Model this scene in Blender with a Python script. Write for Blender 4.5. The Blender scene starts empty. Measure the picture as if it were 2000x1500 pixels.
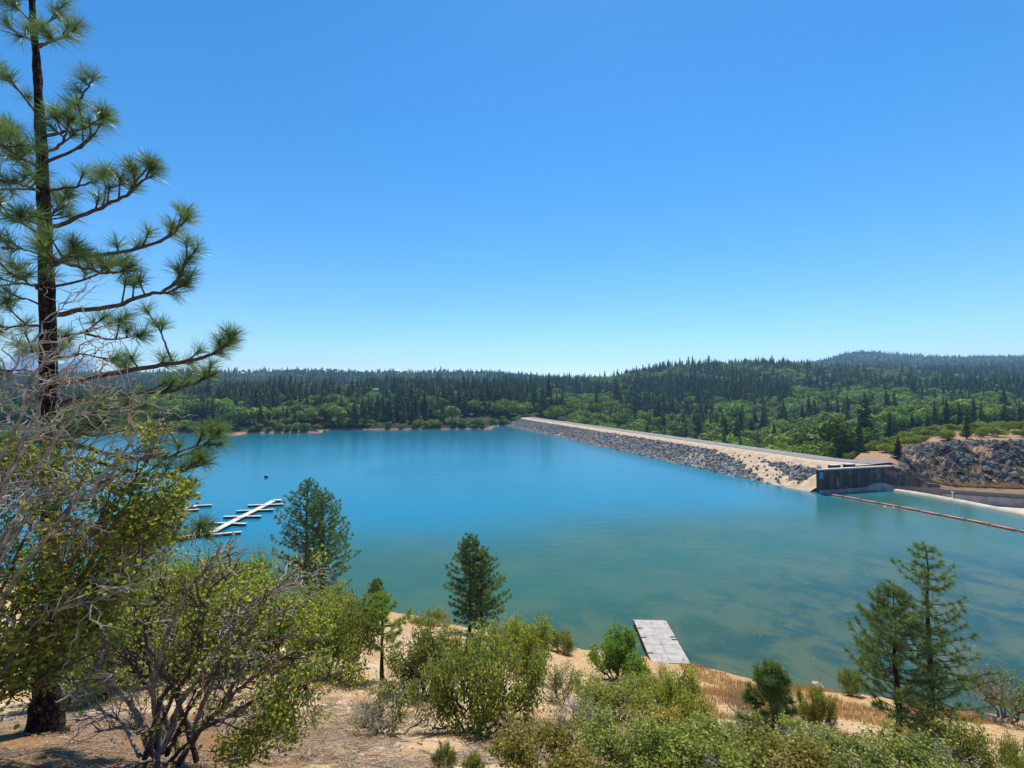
import bpy, math, random
import numpy as np
from mathutils import Vector

# ------------------------------------------------------------------ camera, sky, sun, exposure
SC = bpy.context.scene
COL = SC.collection
EYE = 25.0                      # metres above the lake
FPX = 900.0                     # focal length for a 2000 px wide frame
PITCH = math.atan(20 / FPX)
cam_d = bpy.data.cameras.new('camera'); cam_d.sensor_width = 36; cam_d.lens = 36 * FPX / 2000
cam_d.clip_start = 0.1; cam_d.clip_end = 40000
cam = bpy.data.objects.new('camera', cam_d); COL.objects.link(cam)
cam.location = (0, 0, EYE); cam.rotation_euler = (math.pi / 2 + PITCH, 0, 0)
SC.camera = cam
SUN_EL, SUN_AZ = math.radians(61), math.radians(13)     # azimuth from +Y towards +X
world = bpy.data.worlds.new('World'); SC.world = world; world.use_nodes = True
wn = world.node_tree.nodes; wl = world.node_tree.links
for n in list(wn): wn.remove(n)
sky = wn.new('ShaderNodeTexSky'); sky.sky_type = 'NISHITA'; sky.sun_disc = False
sky.sun_elevation = SUN_EL; sky.sun_rotation = SUN_AZ
sky.altitude = 1000; sky.air_density = 1.15; sky.dust_density = 0.15; sky.ozone_density = 4.0
bg = wn.new('ShaderNodeBackground'); bg.inputs['Strength'].default_value = 0.13
wo = wn.new('ShaderNodeOutputWorld'); hsv = wn.new('ShaderNodeHueSaturation'); hsv.inputs['Saturation'].default_value = 1.34; hsv.inputs['Hue'].default_value = .498; hsv.inputs['Value'].default_value = 1.0
wl.new(sky.outputs[0], hsv.inputs['Color']); wl.new(hsv.outputs[0], bg.inputs[0]); wl.new(bg.outputs[0], wo.inputs[0])
sun_d = bpy.data.lights.new('sun', 'SUN'); sun_d.energy = 4.6; sun_d.angle = math.radians(0.53); sun_d.color = (1, .95, .87)
sun = bpy.data.objects.new('sun', sun_d); COL.objects.link(sun)
SDIR = Vector((math.sin(SUN_AZ) * math.cos(SUN_EL), math.cos(SUN_AZ) * math.cos(SUN_EL), math.sin(SUN_EL)))
sun.rotation_euler = SDIR.to_track_quat('Z', 'Y').to_euler(); sun.location = (0, 0, 600)
vs = SC.view_settings; vs.view_transform = 'Standard'; vs.look = 'None'; vs.gamma = 1; vs.exposure = 0.35
vs.use_curve_mapping = False
SC.cycles.use_denoising = True
SC.cycles.max_bounces = 6; SC.cycles.diffuse_bounces = 3; SC.cycles.glossy_bounces = 3
SC.cycles.transmission_bounces = 4; SC.cycles.volume_bounces = 0
SC.cycles.sample_clamp_indirect = 6

RNG = np.random.default_rng(7)
random.seed(7)

# ------------------------------------------------------------------ helpers
def P(px, py, Y):
    """a place in the world: the direction of a picture point, at forward distance Y"""
    u = (px - 1000) / FPX; v = (750 - py) / FPX
    d = np.array((u, math.cos(PITCH) - v * math.sin(PITCH), math.sin(PITCH) + v * math.cos(PITCH)))
    return np.array((0, 0, EYE)) + d * (Y / d[1])

def nrm(a):
    a = np.asarray(a, float)
    return a / np.maximum(np.linalg.norm(a, axis=-1, keepdims=True), 1e-9)

class MB:
    def __init__(s): s.v = []; s.f = {3: [], 4: []}; s.m = {3: [], 4: []}; s.a = []; s.n = 0
    def add(s, v, f, mat=0, var=None):
        v = np.asarray(v, float).reshape(-1, 3); f = np.asarray(f, int)
        k = f.shape[1]
        s.v.append(v); s.f[k].append(f + s.n); s.m[k].append(np.full(len(f), mat)); s.n += len(v)
        s.a.append(np.full(len(v), .5) if var is None else np.asarray(var, float))
    def mesh(s, name, mats, smooth=False):
        me = bpy.data.meshes.new(name)
        v = np.concatenate(s.v)
        parts = []; tot = []; mi = []
        for k in (3, 4):
            if s.f[k]:
                f = np.concatenate(s.f[k]); parts.append(f.ravel()); tot.append(np.full(len(f), k)); mi.append(np.concatenate(s.m[k]))
        loops = np.concatenate(parts); tot = np.concatenate(tot); mi = np.concatenate(mi)
        me.vertices.add(len(v)); me.vertices.foreach_set('co', v.ravel())
        me.loops.add(len(loops)); me.loops.foreach_set('vertex_index', loops.astype(np.int32))
        me.polygons.add(len(tot))
        me.polygons.foreach_set('loop_start', np.concatenate(([0], np.cumsum(tot)[:-1])).astype(np.int32))
        me.polygons.foreach_set('loop_total', tot.astype(np.int32))
        me.polygons.foreach_set('material_index', mi.astype(np.int32))
        me.polygons.foreach_set('use_smooth', np.full(len(tot), bool(smooth)))
        at = me.attributes.new('var', 'FLOAT', 'POINT'); at.data.foreach_set('value', np.concatenate(s.a))
        for m in (mats if isinstance(mats, (list, tuple)) else [mats]): me.materials.append(m)
        me.update(calc_edges=True); me.validate()
        return me
    def build(s, name, mats, parent=None, smooth=False, loc=None):
        return obj(name, s.mesh(name, mats, smooth), parent, loc)

def obj(name, data, parent=None, loc=None):
    o = bpy.data.objects.new(name, data); COL.objects.link(o)
    if parent is not None: o.parent = parent
    if loc is not None: o.location = [float(c) for c in loc]
    return o
def tag(o, label=None, cat=None, group=None, kind=None):
    for k, v in (('label', label), ('category', cat), ('group', group), ('kind', kind)):
        if v: o[k] = v
    return o
def empty(name, loc, label, cat, group=None, rz=0, sc=1):
    o = obj(name, None, None, loc); o.rotation_euler = (0, 0, rz); o.scale = (sc, sc, sc)
    o.empty_display_size = .2
    return tag(o, label, cat, group)
def copy_tree(o, parent=None):
    c = o.copy(); COL.objects.link(c); c.parent = parent
    for ch in o.children: copy_tree(ch, c)
    return c

def tube(mb, pts, rad, k=5, mat=0, cap=True, var=.5):
    pts = np.asarray(pts, float); n = len(pts); rad = np.broadcast_to(np.asarray(rad, float), (n,))
    t = nrm(np.gradient(pts, axis=0))
    ref = np.array((0, 0, 1.)) if abs(t[0, 2]) < .8 else np.array((1., 0, 0))
    a = nrm(np.cross(t, ref)); b = np.cross(t, a)
    for i in range(1, n):                       # keep the frame from flipping
        x = a[i - 1] - t[i] * np.dot(a[i - 1], t[i]); x = x / max(np.linalg.norm(x), 1e-9); a[i] = x; b[i] = np.cross(t[i], x)
    th = np.arange(k) / k * 2 * math.pi
    ring = pts[:, None] + rad[:, None, None] * (np.cos(th)[None, :, None] * a[:, None] + np.sin(th)[None, :, None] * b[:, None])
    i = np.arange(n - 1)[:, None] * k; j = np.arange(k)[None]; j2 = (j + 1) % k
    f = np.stack((i + j, i + j2, i + k + j2, i + k + j), -1).reshape(-1, 4)
    mb.add(ring.reshape(-1, 3), f, mat, np.full(n * k, var))

def box(mb, c, half, R=None, mat=0):
    s = np.array([(x, y, z) for x in (-1, 1) for y in (-1, 1) for z in (-1, 1)]) * np.asarray(half)
    if R is not None: s = s @ np.asarray(R).T
    mb.add(s + np.asarray(c), [(0, 1, 3, 2), (4, 6, 7, 5), (0, 4, 5, 1), (2, 3, 7, 6), (0, 2, 6, 4), (1, 5, 7, 3)], mat)

def wiggle(p0, p1, n, amp, rng, bow=0.0):
    t = np.linspace(0, 1, n)[:, None]
    p0 = np.asarray(p0, float); p1 = np.asarray(p1, float)
    L = np.linalg.norm(p1 - p0)
    w = rng.normal(0, 1, (n, 3)) * amp * L; w[0] = 0; w[-1] *= .3
    return p0 + (p1 - p0) * t + w + np.array((0, 0, 1.)) * bow * L * (t * (1 - t)) * 4

def leaves(mb, pos, size, rng, mat=0, up=.45, aspect=.62):
    """oval leaves folded along the midrib: six points, four triangles"""
    n = len(pos)
    d = nrm(rng.normal(0, 1, (n, 3)) + np.array((0, 0, up)))
    s = nrm(np.cross(d, rng.normal(0, 1, (n, 3)))); nn = np.cross(d, s)
    L = (size * rng.uniform(.65, 1.25, n))[:, None]; W = L * aspect / 2
    v = np.stack((pos, pos + d * L * .35 + s * W + nn * W * .35, pos + d * L * .35 - s * W + nn * W * .35,
                  pos + d * L * .72 + s * W * .8 + nn * W * .3, pos + d * L * .72 - s * W * .8 + nn * W * .3, pos + d * L), 1)
    f = np.array([(0, 1, 2), (1, 3, 2), (2, 3, 4), (3, 5, 4)])
    f = (np.arange(n)[:, None, None] * 6 + f[None]).reshape(-1, 3)
    mb.add(v.reshape(-1, 3), f, mat, np.repeat(rng.random(n), 6))

def needles(mb, base, dirs, per, length, width, rng, mat=0, spread=1.15, shank=.5):
    """tufts of long pine needles round the ends of twigs"""
    base = np.repeat(np.asarray(base, float), per, 0); d = np.repeat(nrm(dirs), per, 0); n = len(base)
    q = nrm(np.cross(d, rng.normal(0, 1, (n, 3))))
    th = spread * np.sqrt(rng.random(n))[:, None]
    back = rng.random(n)[:, None] * length * shank
    nd = d * np.cos(th) + q * np.sin(th); nd[:, 2] -= .10 * np.sin(th[:, 0]); nd = nrm(nd)
    L = length * rng.uniform(.7, 1.1, n)[:, None]
    p = base - d * back
    s = nrm(np.cross(nd, rng.normal(0, 1, (n, 3)))) * width / 2
    v = np.stack((p - s, p + s, p + nd * L * .6 + s * .8, p + nd * L * .6 - s * .8, p + nd * L + np.array((0, 0, -.05)) * L), 1)
    i = np.arange(n)[:, None] * 5
    f = np.concatenate((i + np.array((0, 1, 2)), i + np.array((0, 2, 3)), i + np.array((3, 2, 4))))
    mb.add(v.reshape(-1, 3), f, mat, np.repeat(rng.random(n), 5))

def vnoise(x, y, seed=0):
    """smooth value noise on arrays"""
    x = np.asarray(x, float); y = np.asarray(y, float)
    xi = np.floor(x); yi = np.floor(y); fx = x - xi; fy = y - yi
    fx = fx * fx * (3 - 2 * fx); fy = fy * fy * (3 - 2 * fy)
    def h(a, b):
        s = np.sin(a * 127.1 + b * 311.7 + seed * 74.7) * 43758.5453
        return s - np.floor(s)
    return (h(xi, yi) * (1 - fx) + h(xi + 1, yi) * fx) * (1 - fy) + (h(xi, yi + 1) * (1 - fx) + h(xi + 1, yi + 1) * fx) * fy - .5
def fbm(x, y, seed=0, o=4):
    r = 0; a = 1
    for k in range(o): r = r + a * vnoise(x * 2 ** k, y * 2 ** k, seed + k); a *= .5
    return r

# ------------------------------------------------------------------ materials
class N:
    """a little node-graph writer"""
    def __init__(s, name):
        s.m = bpy.data.materials.new(name); s.m.use_nodes = True
        s.t = s.m.node_tree; s.t.nodes.clear(); s.out = s.t.nodes.new('ShaderNodeOutputMaterial')
    def new(s, typ, **kw):
        n = s.t.nodes.new(typ)
        for k, v in kw.items():
            if k in n.inputs: s.set(n.inputs[k], v)
            else: setattr(n, k, v)
        return n
    def set(s, sock, v):
        if isinstance(v, bpy.types.NodeSocket): s.t.links.new(v, sock)
        elif isinstance(v, bpy.types.Node): s.t.links.new(v.outputs[0], sock)
        else: sock.default_value = (tuple(v) + (1,)) if isinstance(v, tuple) and len(v) == 3 and sock.type == 'RGBA' else v
    def pos(s): return s.new('ShaderNodeNewGeometry').outputs['Position']
    def oco(s): return s.new('ShaderNodeTexCoord').outputs['Object']
    def noise(s, scale, vec=None, detail=4, rough=.55, dist=0):
        n = s.new('ShaderNodeTexNoise'); n.inputs['Scale'].default_value = scale; n.inputs['Detail'].default_value = detail
        n.inputs['Roughness'].default_value = rough; n.inputs['Distortion'].default_value = dist
        s.set(n.inputs['Vector'], vec if vec is not None else s.pos()); return n.outputs[0]
    def ramp(s, fac, stops):
        n = s.new('ShaderNodeValToRGB'); e = n.color_ramp.elements
        while len(e) < len(stops): e.new(.5)
        for q, (p, c) in zip(e, stops): q.position = p; q.color = tuple(c) + (1,) if len(c) == 3 else c
        s.set(n.inputs[0], fac); return n.outputs[0]
    def math(s, op, a, b=0.0, clamp=False):
        n = s.new('ShaderNodeMath', operation=op); n.use_clamp = clamp
        s.set(n.inputs[0], a); s.set(n.inputs[1], b); return n.outputs[0]
    def mix(s, fac, a, b, blend='MIX'):
        n = s.new('ShaderNodeMix', data_type='RGBA', blend_type=blend)
        s.set(n.inputs[0], fac); s.set(n.inputs[6], a); s.set(n.inputs[7], b); return n.outputs[2]
    def bump(s, h, strength=.5, dist=.05):
        n = s.new('ShaderNodeBump'); n.inputs['Strength'].default_value = strength; n.inputs['Distance'].default_value = dist
        s.set(n.inputs['Height'], h); return n.outputs[0]
    def map(s, v, a, b, c=0., d=1.):
        n = s.new('ShaderNodeMapRange'); n.interpolation_type = 'SMOOTHSTEP'
        for i, q in zip((0, 1, 2, 3, 4), (v, a, b, c, d)): s.set(n.inputs[i], q)
        return n.outputs[0]
    def principled(s, color, rough=.8, normal=None, **kw):
        b = s.new('ShaderNodeBsdfPrincipled'); s.set(b.inputs['Base Color'], color); s.set(b.inputs['Roughness'], rough)
        if normal is not None: s.set(b.inputs['Normal'], normal)
        for k, v in kw.items(): s.set(b.inputs[k.replace('_', ' ')], v)
        s.t.links.new(b.outputs[0], s.out.inputs[0]); return b

def simple(name, c1, c2, scale=3, rough=.8, bump=.3, bscale=None, dist=.02, obj_co=False):
    g = N(name); v = g.oco() if obj_co else g.pos()
    n = g.noise(scale, v, 5); h = g.noise(bscale or scale * 4, v, 4)
    g.principled(g.mix(g.map(n, .3, .7), c1, c2), rough, g.bump(h, bump, dist)); return g.m

def leafmat(name, stops, trans=.45, rough=.5, hue=.12, tcol=None, spec=.3):
    """leaf colour varies from leaf to leaf ('var') and from plant to plant"""
    g = N(name)
    a = g.new('ShaderNodeAttribute'); a.attribute_name = 'var'
    oi = g.new('ShaderNodeObjectInfo')
    n = g.noise(1.3, g.pos(), 2)
    f = g.math('ADD', g.math('MULTIPLY', a.outputs['Fac'], .62), g.math('MULTIPLY', n, .38))
    c = g.ramp(f, stops)
    hs = g.new('ShaderNodeHueSaturation'); g.set(hs.inputs['Color'], c)
    g.set(hs.inputs['Value'], g.math('MULTIPLY_ADD', oi.outputs['Random'], hue * 4)); hs.inputs['Value'].links[0].from_node.inputs[2].default_value = 1 - hue * 2
    c = hs.outputs[0]
    b = g.new('ShaderNodeBsdfPrincipled'); g.set(b.inputs['Base Color'], c); b.inputs['Roughness'].default_value = rough
    b.inputs['Specular IOR Level'].default_value = spec
    t = g.new('ShaderNodeBsdfTranslucent'); g.set(t.inputs[0], g.mix(.75, c, tcol, 'MULTIPLY') if tcol else c)
    m = g.new('ShaderNodeMixShader'); m.inputs[0].default_value = trans
    g.t.links.new(b.outputs[0], m.inputs[1]); g.t.links.new(t.outputs[0], m.inputs[2]); g.t.links.new(m.outputs[0], g.out.inputs[0])
    return g.m

M = {}
def ground_material():
    g = N('sandy_ground'); p = g.pos()
    sep = g.new('ShaderNodeSeparateXYZ'); g.set(sep.inputs[0], p)
    x, y, z = sep.outputs
    big = g.noise(.45, p, 5, .6); mid = g.noise(2.6, p, 6, .65); fine = g.noise(28, p, 5, .7)
    sand = g.mix(g.map(mid, .35, .7), (.40, .245, .115), (.66, .50, .30))
    sand = g.mix(g.map(big, .52, .68, 0, .75), sand, (.40, .21, .085))
    grey = g.mix(fine, (.18, .14, .10), (.50, .41, .31))
    sand = g.mix(g.map(g.noise(1.1, p, 6, .7), .5, .66, 0, .6), sand, grey)
    # brown needle litter under the big pine
    dx = g.math('ADD', x, 5.2); dy = g.math('ADD', y, -5.6)
    r = g.math('SQRT', g.math('ADD', g.math('MULTIPLY', dx, dx), g.math('MULTIPLY', dy, dy)))
    r = g.math('ADD', r, g.math('MULTIPLY', g.noise(1.6, p, 5, .7), 2.6))
    duff = g.mix(g.map(fine, .35, .65), (.10, .045, .018), (.34, .175, .07))
    c = g.mix(g.map(r, 3.2, 5.0, .85, 0), sand, duff)
    # ochre dry-grass soil on the lower slope
    low = g.map(g.math('ADD', z, g.math('MULTIPLY', big, 6)), 3.0, 11, .85, 0)
    c = g.mix(low, c, g.mix(mid, (.34, .17, .055), (.58, .38, .17)))
    # wet rim at the waterline
    c = g.mix(g.map(z, -.2, .35, .8, 0), c, (.12, .09, .055))
    h = g.math('ADD', g.math('MULTIPLY', mid, 1.0), g.math('MULTIPLY', fine, .35))
    g.principled(c, .95, g.bump(h, .8, .09), Specular_IOR_Level=.15); return g.m
M['ground'] = ground_material()

def far_material():
    g = N('forest_floor'); p = g.pos()
    sep = g.new('ShaderNodeSeparateXYZ'); g.set(sep.inputs[0], p); z = sep.outputs[2]
    n = g.noise(.05, p, 6, .65); m = g.noise(.4, p, 5)
    c = g.mix(g.map(n, .4, .62), (.020, .030, .014), (.05, .06, .025))
    soil = g.mix(m, (.20, .085, .035), (.50, .30, .16))
    c = g.mix(g.map(g.math('ADD', z, g.math('MULTIPLY', m, 2.5)), 1.6, 2.6, 1, 0), c, soil)
    near_ = g.math('MULTIPLY', g.map(sep.outputs[1], 165, 200, 1, 0), g.map(sep.outputs[0], 84, 92))
    c = g.mix(g.math('MULTIPLY', near_, g.map(n, .35, .5, .55, 1)), c, g.mix(m, (.26, .14, .07), (.46, .30, .17)))
    g.principled(c, .95, g.bump(m, .6, .8), Specular_IOR_Level=.1); return g.m
M['far'] = far_material()

def water_material():
    g = N('lake_water'); p = g.pos()
    sep = g.new('ShaderNodeSeparateXYZ'); g.set(sep.inputs[0], p); x, y, z = sep.outputs
    big = g.noise(.022, p, 3, .5)
    wob = g.math('MULTIPLY', g.math('SUBTRACT', big, .5), 34)
    d = g.math('ADD', g.math('SUBTRACT', y, g.math('MULTIPLY', x, .30)), wob)      # metres out from the shallow shelf
    deep = g.mix(g.map(y, 130, 330), (.003, .165, .250), (.004, .115, .17))
    shallow = g.mix(g.map(g.noise(.07, p, 4, .6), .38, .66), (.032, .106, .064), (.054, .120, .062))
    c = g.mix(g.map(d, 70, 104), shallow, deep)
    # weed beds and sand seen through the shallows close to the bank
    nb = g.noise(.16, p, 5, .65, .4)
    bed = g.mix(g.map(nb, .42, .6), (.090, .105, .045), (.018, .055, .042))
    c = g.mix(g.map(d, 38, 62, .75, 0), c, bed)
    mp = g.new('ShaderNodeMapping'); g.set(mp.inputs[0], p); mp.inputs['Scale'].default_value = (.55, 1.5, 1); mp.inputs['Rotation'].default_value = (0, 0, -.25)
    w1 = g.noise(2.1, mp.outputs[0], 3, .6); w2 = g.noise(.35, mp.outputs[0], 3, .5)
    h = g.math('ADD', g.math('MULTIPLY', w1, .35), w2)
    calm = g.map(g.noise(.013, p, 3, .5, .6), .40, .62, .25, 1.0)          # wind lanes
    b = g.new('ShaderNodeBump'); b.inputs['Distance'].default_value = .16; g.set(b.inputs['Height'], h); g.set(b.inputs['Strength'], g.math('MULTIPLY', calm, .55))
    g.principled(c, .2, b.outputs[0], IOR=1.33); return g.m
M['water'] = water_material()

M['asphalt'] = simple('worn_asphalt', (.16, .16, .16), (.24, .235, .22), .6, .9, .2)
M['sand'] = simple('graded_gravel', (.42, .28, .16), (.60, .45, .29), .5, .95, .3, 6, .03)
M['rock'] = simple('grey_rock', (.055, .05, .045), (.40, .375, .34), .9, .85, .8, 3, .12)
M['rock_pale'] = simple('pale_rock', (.26, .23, .19), (.50, .44, .36), .9, .9, .6, 3, .1)
def wall_material():
    g = N('stained_concrete'); p = g.pos()
    mp = g.new('ShaderNodeMapping'); g.set(mp.inputs[0], p); mp.inputs['Scale'].default_value = (1, 1, .10)
    st = g.noise(.9, mp.outputs[0], 6, .7); n = g.noise(.35, p, 5, .6); fine = g.noise(6, p, 4)
    c = g.mix(g.map(st, .36, .66), (.018, .017, .017), (.085, .078, .074))
    c = g.mix(g.map(n, .55, .68, 0, .6), c, (.26, .25, .24))
    sep = g.new('ShaderNodeSeparateXYZ'); g.set(sep.inputs[0], p)
    c = g.mix(g.map(g.math('ADD', sep.outputs[2], g.math('MULTIPLY', n, .5)), .75, 1.05, .75, 0), c, (.25, .20, .16))
    g.principled(c, .9, g.bump(fine, .3, .03)); return g.m
M['wall'] = wall_material()
def cliff_material():
    g = N('blasted_rock'); p = g.pos()
    n = g.noise(.5, p, 6, .7); m = g.noise(.16, p, 4, .6, .5); f_ = g.noise(4, p, 5, .7)
    c = g.mix(g.map(n, .38, .62), (.020, .018, .016), (.18, .165, .145))
    c = g.mix(g.map(m, .56, .64), c, g.mix(f_, (.40, .21, .09), (.55, .36, .18)))
    g.principled(c, .9, g.bump(g.math('ADD', n, g.math('MULTIPLY', f_, .3)), 1, .5)); return g.m
M['cliff'] = cliff_material()
M['concrete'] = simple('pale_concrete', (.46, .37, .27), (.62, .52, .39), .5, .9, .25, 5, .03)
M['concrete_pink'] = simple('weathered_concrete', (.24, .20, .19), (.38, .33, .31), .6, .9, .25, 5, .03)
M['coping'] = simple('coping_concrete', (.42, .39, .35), (.58, .54, .48), 1, .9, .2)
M['dock'] = simple('bleached_dock_board', (.54, .47, .38), (.72, .65, .54), 1.2, .85, .3, 8, .01)
M['dock_grey'] = simple('grey_deck_panel', (.33, .29, .245), (.47, .42, .36), 1.6, .85, .3, 8, .01)
M['dock_dark'] = simple('dark_float', (.03, .03, .035), (.07, .07, .075), 1.5, .7, .2)
M['orange'] = simple('orange_float', (.62, .10, .035), (.72, .17, .07), 1.0, .5, .1)
M['cable'] = simple('dark_steel', (.05, .05, .05), (.10, .09, .08), 4, .5, .1)
M['white'] = simple('white_plastic', (.72, .72, .72), (.82, .82, .80), 4, .5, .05)
M['black'] = simple('black_rubber', (.012, .012, .014), (.03, .028, .028), 4, .5, .1)
M['red'] = simple('faded_red', (.35, .06, .04), (.42, .09, .06), 4, .5, .1)
M['blue'] = simple('blue_sign_face', (.06, .22, .55), (.08, .26, .60), 4, .5, .02)
M['wood_pole'] = simple('weathered_pole', (.12, .09, .06), (.22, .17, .12), 3, .9, .3)
M['house_wall'] = simple('grey_siding', (.20, .19, .17), (.28, .26, .24), 2, .9, .1)
M['house_roof'] = simple('pale_roofing', (.22, .22, .22), (.32, .31, .30), 2, .8, .1)
def bark_material():
    g = N('dark_pine_bark'); p = g.pos()
    mp = g.new('ShaderNodeMapping'); g.set(mp.inputs[0], p); mp.inputs['Scale'].default_value = (1, 1, .32)
    v = g.new('ShaderNodeTexVoronoi', feature='DISTANCE_TO_EDGE'); g.set(v.inputs['Vector'], g.mix(.12, mp.outputs[0], g.new('ShaderNodeTexNoise', Scale=6.0, Vector=p).outputs[1], 'LINEAR_LIGHT')); v.inputs['Scale'].default_value = 13
    e = g.map(v.outputs[0], .0, .16); n = g.noise(20, p, 5, .7)
    c = g.mix(e, (.016, .012, .011), g.mix(n, (.022, .016, .014), (.075, .055, .046)))
    g.principled(c, .95, g.bump(g.math('ADD', e, g.math('MULTIPLY', n, .5)), 1.0, .04), Specular_IOR_Level=.1); return g.m
M['bark'] = bark_material()
M['branch'] = simple('pine_branch_bark', (.035, .026, .020), (.10, .075, .06), 14, .95, .5, 40, .01)
M['manz_bark'] = simple('red_brown_manzanita_bark', (.055, .030, .024), (.15, .085, .065), 9, .75, .4, 30, .006)
M['dead_bark'] = simple('silver_dead_wood', (.115, .095, .075), (.46, .40, .34), 9, .85, .5, 40, .006)
M['shrub_bark'] = simple('dark_shrub_bark', (.045, .030, .024), (.13, .09, .075), 9, .9, .4, 30, .006)
M['needle'] = leafmat('long_pine_needles', [(.1, (0.042, 0.102, 0.044)), (.45, (0.102, 0.186, 0.061)), (.75, (0.204, 0.300, 0.094)), (.95, (0.408, 0.480, 0.187))], 0.45, .36, .05, (1, 1, .6), .5)  # palest stop paints the glossy highlights of the tufts into the needle colour
M['needle_mid'] = leafmat('pine_needles', [(.1, (0.040, 0.092, 0.028)), (.45, (0.109, 0.190, 0.042)), (.75, (0.218, 0.299, 0.062)), (.95, (0.380, 0.425, 0.100))], 0.45, .45, .10, (1, 1, .6), .4)
M['needle_young'] = leafmat('young_pine_needles', [(.1, (.10, .20, .03)), (.5, (.26, .36, .06)), (.9, (.45, .52, .12))], .5, .45, .05, (1, 1, .6), .4)
M['manz'] = leafmat('manzanita_leaves', [(.1, (0.089, 0.158, 0.032)), (.45, (0.230, 0.287, 0.050)), (.72, (0.439, 0.436, 0.066)), (.93, (0.718, 0.557, 0.082)), (1, (0.750, 0.297, 0.055))], 0.5, .45, .10, (1, 1, .55))
M['manz_grey'] = leafmat('grey_green_shrub_leaves', [(.1, (0.130, 0.179, 0.037)), (.5, (0.259, 0.304, 0.058)), (.8, (0.467, 0.448, 0.088)), (1, (0.750, 0.606, 0.105))], 0.48, .45, .10, (1, 1, .6))
M['oakleaf'] = leafmat('bright_green_leaves', [(.1, (0.064, 0.143, 0.022)), (.5, (0.162, 0.286, 0.033)), (.9, (0.342, 0.454, 0.055))], 0.48, .45, .06, (1, 1, .5))
M['litleaf'] = leafmat('yellowing_leaves', [(.1, (0.105, 0.150, 0.033)), (.4, (0.284, 0.284, 0.055)), (.7, (0.508, 0.374, 0.066)), (1, (0.598, 0.226, 0.055))], 0.5, .45, .08, (1, 1, .5))
M['far_conifer'] = leafmat('conifer_foliage', [(.1, (0.040, 0.086, 0.029)), (.5, (0.077, 0.131, 0.038)), (.9, (0.140, 0.196, 0.047))], .16, .7, .22, (1, 1, .7), .1)
M['far_oak'] = leafmat('broadleaf_foliage', [(.1, (0.096, 0.159, 0.025)), (.5, (0.184, 0.269, 0.041)), (.9, (0.320, 0.396, 0.059))], 0.2, .65, .20, (1, 1, .6), .1)
M['brush'] = leafmat('yellow_green_brush', [(.1, (0.101, 0.150, 0.020)), (.5, (0.236, 0.285, 0.030)), (.9, (0.405, 0.405, 0.050))], 0.35, .65, .12, (1, 1, .6), .1)
M['grass'] = leafmat('dry_grass', [(.1, (.30, .14, .04)), (.5, (.48, .27, .09)), (.9, (.66, .46, .20))], .4, .7, .05)
M['litter'] = leafmat('dry_litter', [(.1, (.07, .045, .03)), (.5, (.22, .14, .08)), (.9, (.46, .36, .25))], .1, .8, .05)
M['fleck'] = simple('pale_floating_scum', (.62, .63, .60), (.78, .78, .74), 3, .7, .05)
M['cloud'] = leafmat('cloud_white', [(0, (.95, .95, .95)), (1, (.97, .97, .97))], .68, 1, .0, None, 0)

# ------------------------------------------------------------------ near hillside (thin-plate surface through surveyed points)
CP = [(0, 0, 23.3), (-6, -6, 24), (6, -6, 23.6), (-20, -4, 22.5), (20, -4, 21), (-12, 0, 22.6), (9, 1, 21.6), (0, -25, 27), (-40, -25, 26), (40, -25, 25)]
for px, py, Y in [(85, 1436, 6), (330, 1498, 5), (655, 1338, 14), (748, 1328, 15), (760, 1425, 8.5), (940, 1425, 8.8), (640, 1492, 5.8), (1000, 1512, 5.4),
                  (1300, 1525, 5.2), (1700, 1530, 5.2), (1500, 1484, 14), (1757, 1478, 20), (1822, 1492, 20.5), (1650, 1400, 30), (1950, 1462, 24), (1300, 1335, 36),
                  (1400, 1402, 26), (1130, 1290, 38), (1100, 1345, 28), (1190, 1412, 16), (430, 1310, 12), (250, 1370, 9), (100, 1300, 14), (100, 1190, 40), (500, 1215, 32), (-200, 1400, 9),
                  (800, 1215, 47), (700, 1230, 34), (930, 1235, 43), (1600, 1415, 26), (2150, 1500, 24), (900, 1300, 24), (2300, 1430, 34)]:
    CP.append(tuple(P(px, py, Y)))
for px, py in [(-400, 1125), (0, 1132), (300, 1150), (600, 1172), (800, 1196), (930, 1226), (1080, 1256), (1255, 1283), (1340, 1294), (1430, 1316), (1560, 1335), (1660, 1342), (1800, 1362), (1930, 1388), (2200, 1390), (2600, 1390)]:
    Y = EYE * FPX / (py - 770); X = (px - 1000) / FPX * Y
    CP.append((X, Y, 0)); CP.append((X * 1.12, Y * 1.12 + 2, -2.6))
for X in (-110, -60, -20, 20, 60, 100): CP.append((X, 95, -9))
CP = np.array(CP)
def tps_fit(c, lam=.4):
    d = np.linalg.norm(c[:, None, :2] - c[None, :, :2], axis=-1); K = np.where(d > 0, d * d * np.log(np.maximum(d, 1e-9)), 0)
    n = len(c); A = np.zeros((n + 3, n + 3)); A[:n, :n] = K + lam * np.eye(n); A[:n, n] = 1; A[:n, n + 1:] = c[:, :2]; A[n, :n] = 1; A[n + 1:, :n] = c[:, :2].T
    return np.linalg.solve(A, np.concatenate((c[:, 2], np.zeros(3))))
W = tps_fit(CP)
def gz(x, y):
    x = np.asarray(x, float); y = np.asarray(y, float); sh = x.shape; x = x.ravel(); y = y.ravel()
    d2 = (x[:, None] - CP[None, :, 0]) ** 2 + (y[:, None] - CP[None, :, 1]) ** 2
    r = (.5 * d2 * np.log(np.maximum(d2, 1e-12))) @ W[:len(CP)] + W[len(CP)] + x * W[len(CP) + 1] + y * W[len(CP) + 2]
    amp = np.clip((np.hypot(x, y) - 2) / 20, .12, 1)
    r = r + fbm(x * .22, y * .22, 3) * .55 * amp + fbm(x * 1.1, y * 1.1, 9, 3) * .10
    return r.reshape(sh)
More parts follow.
